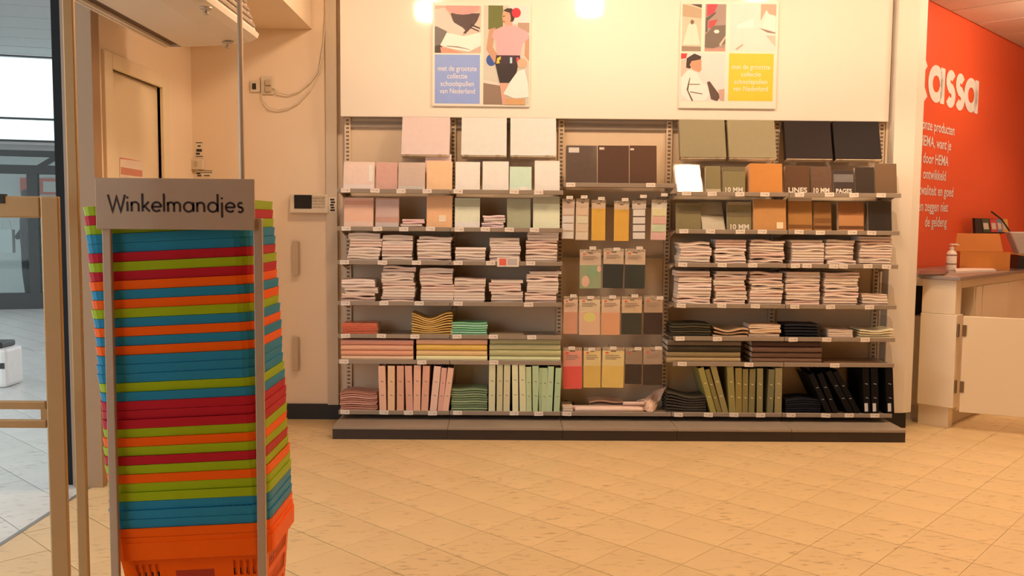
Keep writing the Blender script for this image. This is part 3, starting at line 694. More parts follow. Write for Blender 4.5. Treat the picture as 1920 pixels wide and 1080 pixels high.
def wave(x0, x1, yt, row, label, rgbs, n, name='paper_folder', cat='folder', amp=.02, bias=.3, depth=.16, k=.75, kind='satin', tmin=.004, yoff=.02, slope=0.):
    "loose limp folders that sag over one another; each is a mesh of its own"
    zb = ztop(row); Yf = YF+yoff; yb = proj((0, Yf, zb))[1]
    XA, XB = onY(x0, yb, Yf).x, onY(x1, yb, Yf).x; zt = onY((x0+x1)/2, yt, Yf).z; step = (zt-zb-.002)/n; NS = 14; W_ = XB-XA
    ph = random.uniform(-.4, .4)
    for i in range(n):
        b = MB(); V = []; a = amp*(i+1)/n; jx = random.uniform(-.004, .004); th = min(step*.7, .010)
        for s in range(NS+1):
            u = s/NS; zc = a*(math.cos(2*math.pi*(u-bias+ph*.1))*.5+.5)+a*.4*(u-.5)*(-1 if bias > .5 else 1)
            zz = i*step+zc+slope*(i+1)/n*(u-.5)
            zz = max(i*step*.5, zz)
            for y, dz in ((0, 0), (0, th), (depth, th), (depth, 0)): V.append(Vector(((u-.5)*W_+jx, y, zz+dz+.0005)))
        fs = [(s*4+q, s*4+(q+1) % 4, s*4+4+(q+1) % 4, s*4+4+q) for s in range(NS) for q in range(4)]+[(3, 2, 1, 0), (NS*4, NS*4+1, NS*4+2, NS*4+3)]
        b.add(V, fs); me = b.mesh(name, cmat(rgbs[i % len(rgbs)], k, kind))
        o = inst(name, me, ((XA+XB)/2, Yf+random.uniform(0, .006), zb))
        tag(o, ordlab(label, i, n), cat, cat+'s: '+label.split(' in the ')[-1])
M_wrapglare = glass_mat('clear_wrap', (1, 1, 1), .08, .10)
def pack(x0, x1, yt, row, rgb, label, th=.035, lean=.15, k=.78, kind='gloss', band=None, txt=None, sticker=None, name='notebook_pack', cat='notebook', yoff=.04, fold=None, wrap=False, rz=0.):
    "a pack of notebooks standing face-out, leaning back a little"
    zb = ztop(row); Y = YF+yoff; yb = proj((0, Y, zb))[1]
    XA, XB = onY(x0, yb, Y).x, onY(x1, yb, Y).x; zt = onY((x0+x1)/2, yt, Y+.02).z
    h = (zt-zb)/math.cos(lean)-.002; wd = XB-XA-.003
    t = local(thing(name, ((XA+XB)/2, Y, zb+.0005), label, cat)); t.rotation_euler = (-lean, 0, rz)
    c = cmat(rgb, k, kind)
    n = max(1, round(th/.014)); s = th/n
    for i in range(n):
        MB().box(-wd/2, wd/2, i*s, i*s+s*.22, 0, h).build('cover', c, t, bevel=.001)
        MB().box(-wd/2+.002, wd/2-.003, i*s+s*.22, i*s+s*.97, .002, h-.002).build('page_block', M_page, t)
    if band: MB().box(-wd/2+.001, wd/2-.001, -.0012, -.0001, h*band[0], h*band[1]).build('paper_band', cmat(band[2], k, 'gloss'), t)
    if fold:
        for f0, f1, cc in fold: MB().box(-wd/2+.002, wd/2-.002, -.0012, -.0001, h*f0, h*f1).build('printed_panel', cmat(cc, k, 'gloss'), t)
    if sticker: sx, sz, sw, sh_, cc = sticker; MB().box(wd*(sx-sw/2), wd*(sx+sw/2), -.0024, -.0013, h*(sz-sh_/2), h*(sz+sh_/2)).build('sticker', cmat(cc, k), t)  # on the leftmost pink pack this piece is a painted wrap highlight
    if txt:
        mb = MB(); add_text(mb, txt, (0, -.0016, h*.06), Vector((1, 0, 0)), Vector((0, 0, 1)), height=h*.24, width=wd*.78, bold=.03); mb.build('lettering', mat('white_print', (.82, .76, .68), .4), t)
    if wrap: MB().box(-wd/2-.002, wd/2+.002, -.004, -.0035, .0, h+.004).build('clear_wrap', M_wrapglare, t)
    return t
# --- top face-out binders
def binder_display(px0, px1, rgb, label, k=1.3):
    xa, xb = onY(px0, 260, 5.39).x, onY(px1, 260, 5.39).x; wd = xb-xa; L_ = .243
    t = local(thing('ring_binder', ((xa+xb)/2, DBY, DBZ), label, 'binder')); t.rotation_euler = (-DBA, 0, 0)
    c = cmat(rgb, k, 'paper')
    MB().box(-wd/2, wd/2, 0, .003, 0, L_).build('front_cover', c, t, bevel=.001)
    MB().box(-wd/2, wd/2, .038, .041, 0, L_).build('back_cover', c, t, bevel=.001)
    MB().box(-wd/2, -wd/2+.003, .003, .038, 0, L_).build('spine', c, t)
    MB().box(-wd/2+.004, wd/2-.012, .005, .036, .004, L_-.004).build('page_block', M_page, t)
binder_display(753, 843, (246, 196, 165), 'pale pink ring binder displayed face-out above the pink shelves')
binder_display(865, 950, (243, 214, 180), 'left of two white ring binders displayed above the mint shelves')
binder_display(957, 1043, (243, 214, 180), 'right of two white ring binders displayed above the mint shelves')
binder_display(1275, 1361, (160, 130, 84), 'left of two olive ring binders displayed above the olive shelves')
binder_display(1366, 1455, (168, 136, 88), 'right of two olive ring binders displayed above the olive shelves')
binder_display(1473, 1560, (46, 29, 23), 'left of two dark navy ring binders displayed above the navy shelves', 1.15)
binder_display(1565, 1652, (38, 25, 20), 'right of two dark navy ring binders displayed above the navy shelves', 1.15)
# --- top shelf, second shelf: face-out packs
PK, PK2, PE, WH, MI, SG = (236, 170, 136), (194, 134, 106), (226, 158, 106), (228, 198, 158), (186, 194, 146), (176, 158, 114)
pack(643, 702, 303, 0, PK, 'pink wrapped notebook pack with painted edge highlight, leftmost on the top shelf', band=(0, .2, (232, 178, 150)), sticker=(.38, .6, .12, .6, (255, 240, 214)))  # pale upright strip is the wrap's highlight, painted through the sticker argument
pack(704, 745, 304, 0, PK2, 'dusty pink notebook between two paler pink packs on the top shelf', sticker=(.36, .12, .18, .2, (190, 130, 105)))
pack(746, 797, 304, 0, PK, 'pale pink wrapped notebook pack with shiny edge beside the peach notebook', band=(0, .16, (236, 186, 158)), wrap=True)
pack(799, 848, 302, 0, PE, 'peach notebook at the right end of the pink top shelf', th=.06)
pack(796, 846, 288, 0, (222, 160, 126), 'tall peach notebook standing behind the peach one below the pink binder', yoff=.12, band=(.86, .98, (224, 176, 150)), th=.028)
pack(853, 900, 303, 0, (222, 200, 156), 'cream wrapped notebook pack, leftmost on the mint top shelf', band=(0, .2, (236, 214, 180)))
pack(904, 954, 302, 0, WH, 'white wrapped notebook pack left of the small mint notebook', th=.05)
pack(955, 997, 312, 0, MI, 'small mint green notebook on the mint top shelf', fold=((0, .18, (200, 192, 150)),), sticker=(.12, .1, .3, .18, (236, 216, 178)))
pack(1002, 1050, 301, 0, WH, 'white notebook pack at the right end of the mint top shelf', th=.06)
pack(644, 700, 370, 1, (222, 152, 112), 'pink wrapped notebook pack, leftmost on the second shelf', fold=((.76, .9, (204, 132, 94)),), band=(0, .2, (228, 164, 128)))
pack(703, 748, 371, 1, (214, 146, 112), 'pink wrapped pack with two clear panes on the second shelf', fold=((.36, .95, (220, 164, 136)), (.0, .18, (228, 180, 150))), wrap=True)
stack(750, 795, 411, 1, 'thin pink exercise book in the low pile, pink second shelf', (216, 160, 134), th=.014)
pack(799, 848, 366, 1, (226, 150, 96), 'tall peach notebook with a small sticker on the second shelf', th=.06, sticker=(.12, .3, .28, .2, (236, 176, 130)))
pack(852, 900, 371, 1, (208, 190, 142), 'pale mint wrapped notebook pack, leftmost on the mint second shelf', fold=((.72, .96, (176, 156, 112)),), band=(0, .22, (220, 200, 156)))
stack(903, 948, 404, 1, 'thin white exercise book in the low pile, mint second shelf', (216, 170, 146), th=.013)
pack(950, 995, 372, 1, SG, 'grey green wrapped notebook pack in the middle of the mint second shelf', wrap=True)
pack(999, 1050, 368, 1, (206, 186, 138), 'pale mint notebook pack at the right end of the mint second shelf', th=.05, fold=((.78, .97, (176, 150, 106)),))
OL, OL2, TAN, BRN, DK = (122, 98, 58), (104, 82, 50), (184, 108, 46), (82, 50, 28), (46, 34, 28)
pack(1270, 1320, 308, 0, (212, 186, 150), 'clear wrapped pale notebook pack catching the lamp light on the olive top shelf', wrap=True, lean=.43, rz=.14)
pack(1323, 1352, 311, 0, OL, 'narrow olive wrapped notebook beside the shiny clear pack on the top shelf', band=(0, .16, (176, 140, 100)))
pack(1355, 1398, 312, 0, OL, 'olive wrapped notebook with white print on the top shelf', txt='10 MM', fold=((.84, 1, OL2),))
pack(1406, 1468, 306, 0, TAN, 'thick tan notebook at the right end of the olive top shelf', th=.13, kind='satin', yoff=.02)
pack(1473, 1519, 310, 0, BRN, 'dark brown notebook printed LINES on the navy top shelf', txt='LINES', k=.7)
pack(1521, 1560, 312, 0, (86, 54, 34), 'dark brown wrapped notebook with white print beside the LINES one', txt='10 MM', k=.7)
pack(1563, 1602, 318, 0, (60, 42, 32), 'black wrapped notebook with a grey pane on the navy top shelf', fold=((.5, .82, (100, 82, 68)),), txt='PAGES', k=.7)
pack(1604, 1640, 313, 0, (50, 36, 28), 'black shiny notebook beside the last brown notebook of the top shelf', wrap=True, k=.7)
pack(1641, 1683, 306, 0, (98, 66, 40), 'dark brown notebook at the far right end of the top shelf', th=.07, kind='satin', k=.7)
pack(1268, 1315, 380, 1, OL, 'olive wrapped notebook pack, leftmost on the olive second shelf', fold=((.62, .92, OL2),))
pack(1317, 1362, 378, 1, (176, 146, 106), 'clear wrapped pack with bright reflections on the olive second shelf', fold=((.5, .56, (120, 96, 60)),), wrap=True, lean=.45, rz=.13)
pack(1364, 1410, 378, 1, OL, 'olive wrapped notebook with white print on the olive second shelf', txt='10 MM', fold=((.48, .7, OL2), (.9, 1, (150, 122, 84))))
pack(1413, 1475, 373, 1, (176, 112, 56), 'tan wrapped notebook with a small white sticker on the second shelf', th=.12, sticker=(.3, .18, .2, .2, (220, 170, 120)), yoff=.02)
pack(1478, 1524, 370, 1, (150, 92, 40), 'brown kraft notebook, leftmost on the navy second shelf', fold=((.9, 1, (196, 160, 124)), (.1, .2, (110, 62, 26))), k=.72)
pack(1526, 1560, 378, 1, (132, 80, 36), 'darker brown kraft notebook between two others on the second shelf', fold=((.1, .2, (90, 50, 22)), (.3, .45, (110, 64, 28))), k=.72)
pack(1572, 1621, 378, 1, (140, 80, 38), 'reddish brown kraft notebook with a label on the navy second shelf', fold=((.02, .55, (168, 104, 56)), (.08, .2, (110, 62, 30))), k=.72)
pack(1628, 1673, 377, 1, (40, 30, 26), 'black wrapped notebook at the right end of the second shelf', wrap=True, th=.05, k=.7)
pack(1061, 1120, 272, 7, (82, 58, 44), 'black wrapped folder with a white label on the hook bay shelf', sticker=(-.25, .88, .34, .13, (236, 206, 180)), wrap=True, th=.06, k=.72, name='document_folder', cat='folder')
pack(1121, 1180, 272, 7, (76, 48, 32), 'black folder in the middle of the hook bay shelf', sticker=(-.38, .92, .16, .06, (190, 150, 120)), k=.72, kind='satin', name='document_folder', cat='folder')
pack(1181, 1232, 272, 7, (80, 50, 32), 'black folder at the right of the hook bay shelf', sticker=(-.42, .9, .14, .05, (190, 150, 120)), k=.72, kind='satin', name='document_folder', cat='folder')
# --- third and fourth shelf: piles of exercise books
L3 = ['leftmost', 'middle', 'right']
for x0, x1, yt, row, bay, pos, ln in ((648, 712, 436, 2, 0, 0, .10), (716, 777, 440, 2, 0, 1, .03), (781, 848, 444, 2, 0, 2, .04), (852, 913, 464, 2, 1, 0, .05), (918, 979, 446, 2, 1, 1, 0), (986, 1049, 435, 2, 1, 2, 0),
                               (641, 707, 523, 3, 0, 0, .0), (713, 778, 499, 3, 0, 1, .05), (784, 850, 502, 3, 0, 2, .05), (848, 911, 522, 3, 1, 0, 0), (916, 980, 525, 3, 1, 1, 0), (984, 1047, 509, 3, 1, 2, .06),
                               (1273, 1335, 454, 2, 3, 0, -.04), (1339, 1400, 449, 2, 3, 1, -.02), (1404, 1471, 450, 2, 3, 2, 0), (1481, 1545, 450, 2, 4, 0, 0), (1548, 1605, 450, 2, 4, 1, 0), (1611, 1674, 443, 2, 4, 2, 0),
                               (1268, 1334, 508, 3, 3, 0, 0), (1338, 1400, 509, 3, 3, 1, 0), (1404, 1468, 510, 3, 3, 2, .03), (1471, 1538, 510, 3, 4, 0, .05), (1543, 1610, 511, 3, 4, 1, .02), (1613, 1664, 552, 3, 4, 2, 0)):
    stack(x0, x1, yt, row, f'white exercise book in the {L3[pos]} pile, {ROWN[row]}, {BAYN[bay]} bay', lean=ln)
# --- fifth shelf
stack(641, 709, 607, 4, 'coral red folder in the low pile on the fifth shelf', (206, 98, 62), th=.009, flip=False, name='paper_folder', cat='folder', kind='satin', jit=.4)
wave(772, 848, 596, 4, 'mustard limp folder in the sagging pile on the fifth shelf', [(196, 138, 62), (206, 150, 76), (190, 130, 54)], 9, amp=.038, bias=-.05, slope=-.012)
wave(846, 913, 604, 4, 'mint green limp folder in the pile on the fifth shelf', [(120, 158, 104), (140, 176, 120), (108, 146, 96)], 6, amp=.005, bias=.2, k=.6)
wave(918, 982, 621, 4, 'thin olive grey sheet lying flat on the mint fifth shelf', [(150, 116, 78)], 1, amp=.002)
wave(1258, 1332, 606, 4, 'dark green limp folder in the wavy pile on the fifth shelf', [(74, 58, 36), (58, 48, 32)], 6, amp=.006, bias=.6, k=.7)
wave(1338, 1402, 618, 4, 'brown kraft folder in the curled pile on the fifth shelf', [(184, 136, 92), (150, 104, 66)], 3, amp=.02, bias=.9, k=.7)
stack(1405, 1467, 608, 4, 'cream book in the pile right of the curled kraft folders', (212, 160, 112), th=.014)
wave(1472, 1537, 606, 4, 'black folder in the flat pile on the fifth shelf', [(38, 32, 30), (30, 26, 26)], 5, amp=.003, k=.7)
stack(1552, 1601, 619, 4, 'small cream book in the little pile right of black folders', (220, 170, 134), th=.012)
wave(1612, 1675, 619, 4, 'cream folder in the pile far right on the fifth shelf', [(214, 166, 112), (226, 182, 130)], 4, amp=.010, bias=.0, k=.72)
# --- sixth shelf: wide elastic folders
WN = dict(flip=False, depth=.2, yoff=.012, name='wide_folder', cat='folder', kind='gloss', n=4, jit=.3)
stack(638, 776, 637, 5, 'wide pink folder in the pile left on the sixth shelf', cols=[(236, 160, 112), (220, 136, 92), (224, 144, 100), (210, 128, 92)], **WN)
stack(779, 914, 636, 5, 'wide shiny golden folder in the middle pile on the sixth shelf', cols=[(222, 196, 122), (226, 160, 96), (216, 156, 62), (220, 146, 98)], **WN)
stack(917, 1052, 635, 5, 'wide sage green folder in the pile below the mint shelves', cols=[(206, 184, 122), (172, 150, 92), (176, 152, 98), (150, 130, 82)], **WN)
stack(1250, 1389, 638, 5, 'wide dark olive folder in the pile on the olive sixth shelf', cols=[(156, 118, 74), (128, 98, 58), (62, 48, 32), (92, 70, 48)], k=.74, **WN)
stack(1408, 1541, 640, 5, 'wide dark brown folder in the pile on the navy sixth shelf', cols=[(104, 68, 46), (86, 54, 36), (94, 60, 42), (76, 48, 34)], k=.74, **WN)
wave(1546, 1650, 670, 5, 'single flat brown folder lying at the right end of the sixth shelf', [(112, 70, 44)], 1, amp=.004)
# --- bottom shelf
wave(638, 707, 737, 6, 'dusty pink folder in the wavy pile left on the bottom shelf', [(186, 122, 92), (170, 104, 76), (150, 88, 64)], 9, amp=.014, bias=.35, k=.6)
wave(846, 913, 729, 6, 'sage green folder in the pile between pink and mint binders', [(118, 122, 78), (140, 140, 92), (104, 110, 70)], 10, amp=.008, bias=.7)
wave(1250, 1324, 742, 6, 'dark green folder in the slanting pile on the bottom shelf', [(70, 56, 40), (58, 46, 34)], 7, amp=.016, bias=.1, slope=-.03, k=.7)
wave(1472, 1538, 748, 6, 'black folder in the dark pile beside the leaning navy binders', [(30, 26, 28), (24, 22, 24)], 7, amp=.008, bias=.5, k=.7)
M_ring = mat('binder_metal', (.5, .5, .5), .3, metal=.8)
def binder(x0t, x1t, yt, x0b, x1b, yb, rgb, label, k=.78, mark=(110, 80, 62)):
    "upright binder, spine to the front; px of the spine's top and foot"
    Y = YF+.004; zb = ztop(6)
    a = onY((x0b+x1b)/2, yb, Y); b_ = onY((x0t+x1t)/2, yt, Y)
    wd = abs(onY(x1t, yt, Y).x-onY(x0t, yt, Y).x)
    ang = math.atan2(b_.x-a.x, b_.z-zb); L_ = math.hypot(b_.x-a.x, b_.z-zb); wd *= math.cos(ang); dp = .235
    lift = abs(math.sin(ang))*wd/2
    t = local(thing('ring_binder', (a.x, Y, zb+lift+.0005), label, 'binder')); t.rotation_euler = (0, ang, 0)
    c = cmat(rgb, k, 'satin'); L_ -= lift
    MB().box(-wd/2, wd/2, 0, .003, 0, L_).build('spine', c, t, bevel=.0012)
    for s in (-1, 1): MB().box(min(s*wd/2, s*(wd/2-.0025)), max(s*wd/2, s*(wd/2-.0025)), .003, dp, 0, L_).build('cover', c, t)
    MB().box(-wd/2+.005, wd/2-.005, .03, dp-.02, .008, L_*.9).build('page_block', M_page if sum(rgb) > 300 else mat('page_shade', (.3, .26, .22), .8), t)
    for f_ in (.36, .66):
        mk = MB(); mk.prism([(-wd*.16, -.0002, L_*f_), (-wd*.16, -.0002, L_*f_+.004), (wd*.2, -.0002, L_*f_-.001), (wd*.2, -.0002, L_*f_-.005)], (0, -.0006, 0)); mk.build('spine_mark', cmat(mark, .7), t)
    return t
PB = [(220, 150, 108), (226, 156, 106), (204, 136, 98), (206, 136, 102), (216, 148, 108), (208, 138, 102), (222, 160, 124), (206, 138, 108), (220, 152, 114)]
pos9 = ['first', 'second', 'third', 'fourth', 'fifth', 'sixth', 'seventh', 'eighth', 'ninth', 'tenth', 'eleventh']
for i, (a, b, y, c, d) in enumerate(((709, 722, 686, 712, 724), (727, 740, 686, 727, 740), (744, 757, 686, 744, 757), (759, 772, 686, 762, 774), (776, 789, 685, 775, 788), (793, 806, 686, 790, 802), (814, 827, 687, 806, 818), (828, 838, 690, 820, 830), (840, 851, 690, 829, 841))):
    binder(a, b, y, c, d, 775, PB[i], f"{pos9[i]} pink ring binder from the left on the bottom shelf")
MB_ = [(196, 172, 122), (186, 162, 112), (192, 166, 116), (208, 184, 130), (200, 178, 124), (172, 168, 110), (166, 166, 112), (150, 152, 100), (164, 164, 110), (168, 168, 116), (160, 164, 112)]
for i, (a, b, y, c, d) in enumerate(((917, 929, 684, 916, 928), (932, 943, 684, 931, 942), (945, 957, 684, 943, 956), (960, 971, 681, 960, 973), (973, 985, 681, 975, 986), (986, 996, 688, 987, 997), (998, 1010, 686, 1000, 1010), (1011, 1018, 690, 1007, 1015), (1017, 1027, 690, 1015, 1025), (1028, 1039, 687, 1025, 1034), (1042, 1053, 690, 1038, 1049))):
    binder(a, b, y, c, d, 775, MB_[i], f"{pos9[i]} {'cream green' if i < 5 else 'mint green'} ring binder counted from the sage folder pile")
GB = [(118, 98, 44), (98, 78, 36), (114, 92, 48), (112, 92, 44), (108, 84, 38), (100, 80, 40), (96, 78, 42), (106, 88, 50), (88, 76, 46), (112, 92, 54)]
for i, (a, b, y, c, d) in enumerate(((1308, 1319, 690, 1332, 1344), (1321, 1330, 693, 1345, 1354), (1331, 1342, 685, 1355, 1366), (1363, 1375, 685, 1368, 1379), (1379, 1391, 690, 1380, 1391), (1393, 1403, 692, 1392, 1402), (1406, 1417, 692, 1404, 1414), (1420, 1431, 691, 1419, 1430), (1442, 1453, 693, 1438, 1449), (1454, 1467, 690, 1453, 1465))):
    binder(a, b, y, c, d, 776, GB[i], f"{pos9[i]} olive green ring binder from the left, {'leaning' if i < 3 else 'standing'} on the bottom shelf", .56, (200, 170, 120))
NVB = (14, 10, 9)
for i, (a, b, y, c, d) in enumerate(((1514, 1525, 702, 1549, 1561), (1531, 1542, 701, 1562, 1574), (1546, 1558, 697, 1590, 1602), (1560, 1571, 697, 1604, 1615), (1617, 1629, 690, 1621, 1632), (1633, 1646, 690, 1635, 1648), (1660, 1674, 690, 1664, 1676))):
    t = binder(a, b, y, c, d, 779, NVB, f"{pos9[i]} dark navy ring binder from the left, {'leaning' if i < 4 else 'standing'} on the bottom shelf", .7, (150, 130, 120))
    if i > 3: MB().box(-.016, .004, -.0012, -.0002, .02, .07).build('barcode_sticker', cmat((180, 160, 140), .7), t)
# promo card hanging from the third mint shelf
P = onY(952, 492, YF-.006); t = thing('promo_card', (P.x, YF-.006, onY(952, 500, YF-.006).z), 'small white promotion card with a red corner on the mint third shelf edge', 'card')
a0, b0 = onY(932, 500, YF-.006), onY(973, 483, YF-.006)
MB().box(a0.x, b0.x, YF-.0065, YF-.005, a0.z, b0.z).build('card_base', M_tag, t)
wd = b0.x-a0.x; hh = b0.z-a0.z
MB().box(a0.x+wd*.1, a0.x+wd*.42, YF-.0075, YF-.0066, a0.z+hh*.15, b0.z-hh*.12).build('red_print', cmat((214, 84, 56), .78), t)
MB().box(a0.x+wd*.48, b0.x-wd*.08, YF-.0075, YF-.0066, a0.z+hh*.2, b0.z-hh*.1).build('grey_print', cmat((176, 146, 124), .78), t)

# ---------------------------------------------------------------- hanging packs on hooks
HKY = YF+.06
M_flap = mat('shiny_pouch_flap', (.50, .40, .30), .12, .25, 90, coat=1., bump=1., bscale=130)
def hook(px, py):
    z = onY(px, py, HKY).z; x = onY(px, py, HKY).x
    h = MB(); h.tube([(x, YB-.002, z), (x, HKY-.02, z), (x, HKY-.04, z+.006)], .003); o = h.build('hook', M_lip, BAYS[2])
    inst('price_tag', TAGME, (x-ORG[BAYS[2].name].x, HKY-.042-ORG[BAYS[2].name].y, z+.014), (0, 0, random.uniform(-.05, .05)), (.72, 1, .72), parent=o)
    return x, z
def hang(x0, x1, y0, y1, head, bodyc, label, hk, tagy, strips=None, patches=(), th=.012, k=.72, hf=.0, wrap=True, lines=True, kind='gloss'):
    "card-headed pack on a hook; px box; head = (share, colour)"
    hx, hz = hook(hk, tagy+9)
    Y = HKY-.01; a = onY(x0, y1, Y); b = onY(x1, y0, Y); wd = b.x-a.x; h = b.z-a.z
    t = local(thing('hanging_pack', ((a.x+b.x)/2, Y, a.z), label, 'stationery pack', 'packs on hooks')); t.rotation_euler = (0, random.uniform(-.012, .012), random.uniform(-.03, .03))
    hs, hc = head
    MB().box(-wd/2, wd/2, 0, th, 0, h*(1-hs)).build('contents', cmat(bodyc, k, kind), t, bevel=.002)
    hd = MB(); hd.prism([(-wd/2, .001, h*(1-hs)), (wd/2, .001, h*(1-hs)), (wd/2, .001, h*.97), (wd*.12, .001, h*.97), (wd*.12, .001, h*.945), (-wd*.12, .001, h*.945), (-wd*.12, .001, h*.97), (-wd/2, .001, h*.97)], (0, th-.002, 0)); hd.build('header_card', cmat(hc, k, 'gloss'), t)
    MB().box(-wd/2-.001, wd/2+.001, .002, th-.001, h*.97, h*1.06).build('pouch_flap', M_flap, t)
    if lines:
        for q, (f0, wf) in enumerate(((.62, .62), (.50, .7), (.40, .5))): MB().box(-wd*.36, -wd*.36+wd*wf, -.0003, .0006, h*(1-hs)+h*hs*f0, h*(1-hs)+h*hs*(f0+.05)).build('print_line', cmat((150, 112, 82), k), t)
        MB().box(-wd*.36, -wd*.22, -.0003, .0006, h*(1-hs)+h*hs*.76, h*(1-hs)+h*hs*.86).build('logo_dot', cmat((200, 70, 40), k), t)
    if strips:
        n = len(strips)
        for q, cc in enumerate(strips): f0, f1 = 1-(q+1)/n, 1-q/n; MB().box(-wd*.44, wd*.44, -.003, -.0004, h*(1-hs)*(f0+.02), h*(1-hs)*(f1-.02)).build('label_pad', cmat(cc, k, 'gloss'), t)
    for (u0, v0, u1, v1, cc) in patches:
        e = MB(); pts = [(wd*(u0+u1)/2+wd*(u1-u0)/2*math.cos(aa*.5236), -.0004, h*(1-hs)*((v0+v1)/2+(v1-v0)/2*math.sin(aa*.5236))) for aa in range(12)]; e.prism(pts, (0, -.0005, 0)); e.build('printed_blot', cmat(cc, k, 'gloss'), t)
    if wrap: MB().box(-wd/2-.003, wd/2+.003, -.0055, -.0048, -.002, h).build('clear_wrap', mat_wrap, t)
mat_wrap = glass_mat('clear_pouch', (1, 1, 1), .02, .10)
W1 = (222, 182, 148)
hang(1053, 1077, 377, 448, (.17, (204, 158, 122)), (190, 148, 112), 'white label pads, leftmost narrow strip in the top hook row', 1067, 366, [(204, 164, 128), W1, (228, 190, 158), (230, 194, 160)], lines=False)
hang(1079, 1104, 377, 450, (.17, (204, 158, 118)), (214, 168, 124), 'pastel cream label pads, second narrow strip in the top hook row', 1094, 365, [(214, 160, 118), (222, 176, 130), (206, 164, 122), (208, 170, 130)], lines=False)
hang(1109, 1136, 379, 451, (.17, (206, 160, 116)), (214, 148, 54), 'yellow note strip, left one of two in the top hook row', 1126, 368, lines=False, k=.75)
hang(1151, 1180, 381, 452, (.17, (206, 160, 116)), (212, 146, 54), 'yellow note strip, right one of two in the top hook row', 1170, 370, lines=False, k=.75)
hang(1185, 1212, 380, 449, (.17, (216, 172, 138)), (96, 66, 46), 'white label pads on a dark card in the top hook row', 1204, 364, [W1, W1, (224, 186, 152), W1], lines=False)
hang(1220, 1250, 379, 450, (.17, (222, 180, 140)), (216, 168, 128), 'rainbow pastel label pads at the right of the top hook row', 1243, 361, [(222, 196, 120), (230, 150, 120), (186, 176, 128), (228, 148, 126)], lines=False)
GP = (194, 152, 112)
hang(1087, 1128, 472, 541, (.36, GP), (140, 136, 90), 'pastel green and pink patterned pack in the second hook row', 1110, 460, patches=((-.42, .06, -.05, .55, (226, 150, 112)), (.3, .7, .5, .98, (226, 150, 118)), (-.1, .5, .3, .95, (128, 142, 96))))
hang(1130, 1169, 470, 540, (.36, GP), (52, 48, 38), 'dark green pack in the middle of the second hook row', 1155, 462)
hang(1171, 1210, 471, 541, (.36, GP), (56, 52, 40), 'dark green crinkled pack at the right of the second hook row', 1197, 460)
hang(1056, 1083, 560, 626, (.38, (218, 156, 116)), (196, 126, 86), 'dusty pink pack at the left of the third hook row', 1074, 549)
hang(1086, 1126, 560, 628, (.36, (224, 168, 118)), (226, 152, 108), 'peach and yellow patterned pack in the third hook row', 1106, 552, patches=((-.3, .55, .3, .98, (226, 176, 92)),))
hang(1127, 1163, 560, 628, (.38, (220, 160, 116)), (206, 134, 86), 'plain peach pack beside the patterned one in the third hook row', 1147, 551)
hang(1165, 1204, 560, 627, (.40, (198, 150, 104)), (60, 52, 38), 'dark green pack in the third hook row', 1188, 549)
hang(1207, 1243, 559, 627, (.40, (170, 128, 92)), (62, 42, 32), 'dark brown pack at the right of the third hook row', 1235, 553)
hang(1056, 1092, 656, 729, (.42, (218, 128, 98)), (216, 66, 54), 'bright red pink pack at the left of the lowest hook row', 1071, 646, k=.78)
hang(1094, 1127, 656, 727, (.42, (216, 166, 98)), (202, 150, 66), 'mustard yellow pack, left one of two in the lowest hook row', 1108, 648)
hang(1128, 1170, 656, 727, (.42, (216, 168, 100)), (206, 156, 72), 'mustard yellow pack, right one of two in the lowest hook row', 1148, 646)
hang(1172, 1204, 656, 720, (.42, (140, 106, 76)), (54, 38, 28), 'dark brown pack, left one of two in the lowest hook row', 1194, 647)
hang(1206, 1243, 655, 722, (.42, (158, 122, 92)), (56, 38, 28), 'dark brown pack, right one of two in the lowest hook row', 1232, 646)
# loose things on the bottom shelf of the hook bay
zb = ztop(6)
def roll(x0, x1, yc, r, Y, label, rgb, zz=None):
    a, b = onY(x0, yc, Y), onY(x1, yc, Y); z = (zz if zz is not None else zb)+r+.0005
    m_ = MB(); n = 16; prof = [(r*.82, .0), (r*.97, .002), (r, .006), (r, 1), (r*.97, 1), (r*.82, 1)]
    L_ = b.x-a.x; m_.lathe([(r*.8, 0), (r, .003), (r, L_-.003), (r*.8, L_)], n=n)
    o = m_.build('paper_roll', cmat(rgb, .75, 'gloss'), smooth=True); o.location = (a.x, Y, z); o.rotation_euler = (0, math.pi/2, 0)
    tag(o, label, 'paper roll')
roll(1078, 1205, 766, .0165, YF+.035, 'white paper roll in front on the bottom shelf of the hook bay', (212, 160, 124))
roll(1074, 1200, 755, .016, YF+.075, 'white paper roll behind the front one on the hook bay shelf', (204, 152, 120))
roll(1168, 1208, 749, .012, YF+.075, 'short white roll lying on top of the paper rolls', (200, 150, 118), zb+.033)
stack(1054, 1077, 762, 6, 'small white booklet at the left end of the hook bay bottom shelf', (212, 164, 126), th=.012)
wave(1056, 1076, 754, 6, 'dark little booklet behind the white one on the hook bay bottom shelf', [(70, 48, 36)], 1, yoff=.19, depth=.05)
wave(1105, 1168, 750, 6, 'coral wrapped pack in the pile behind the paper rolls', [(176, 104, 72), (160, 118, 84), (186, 130, 92)], 3, yoff=.10, depth=.10, amp=.012, tmin=.01, kind='gloss')
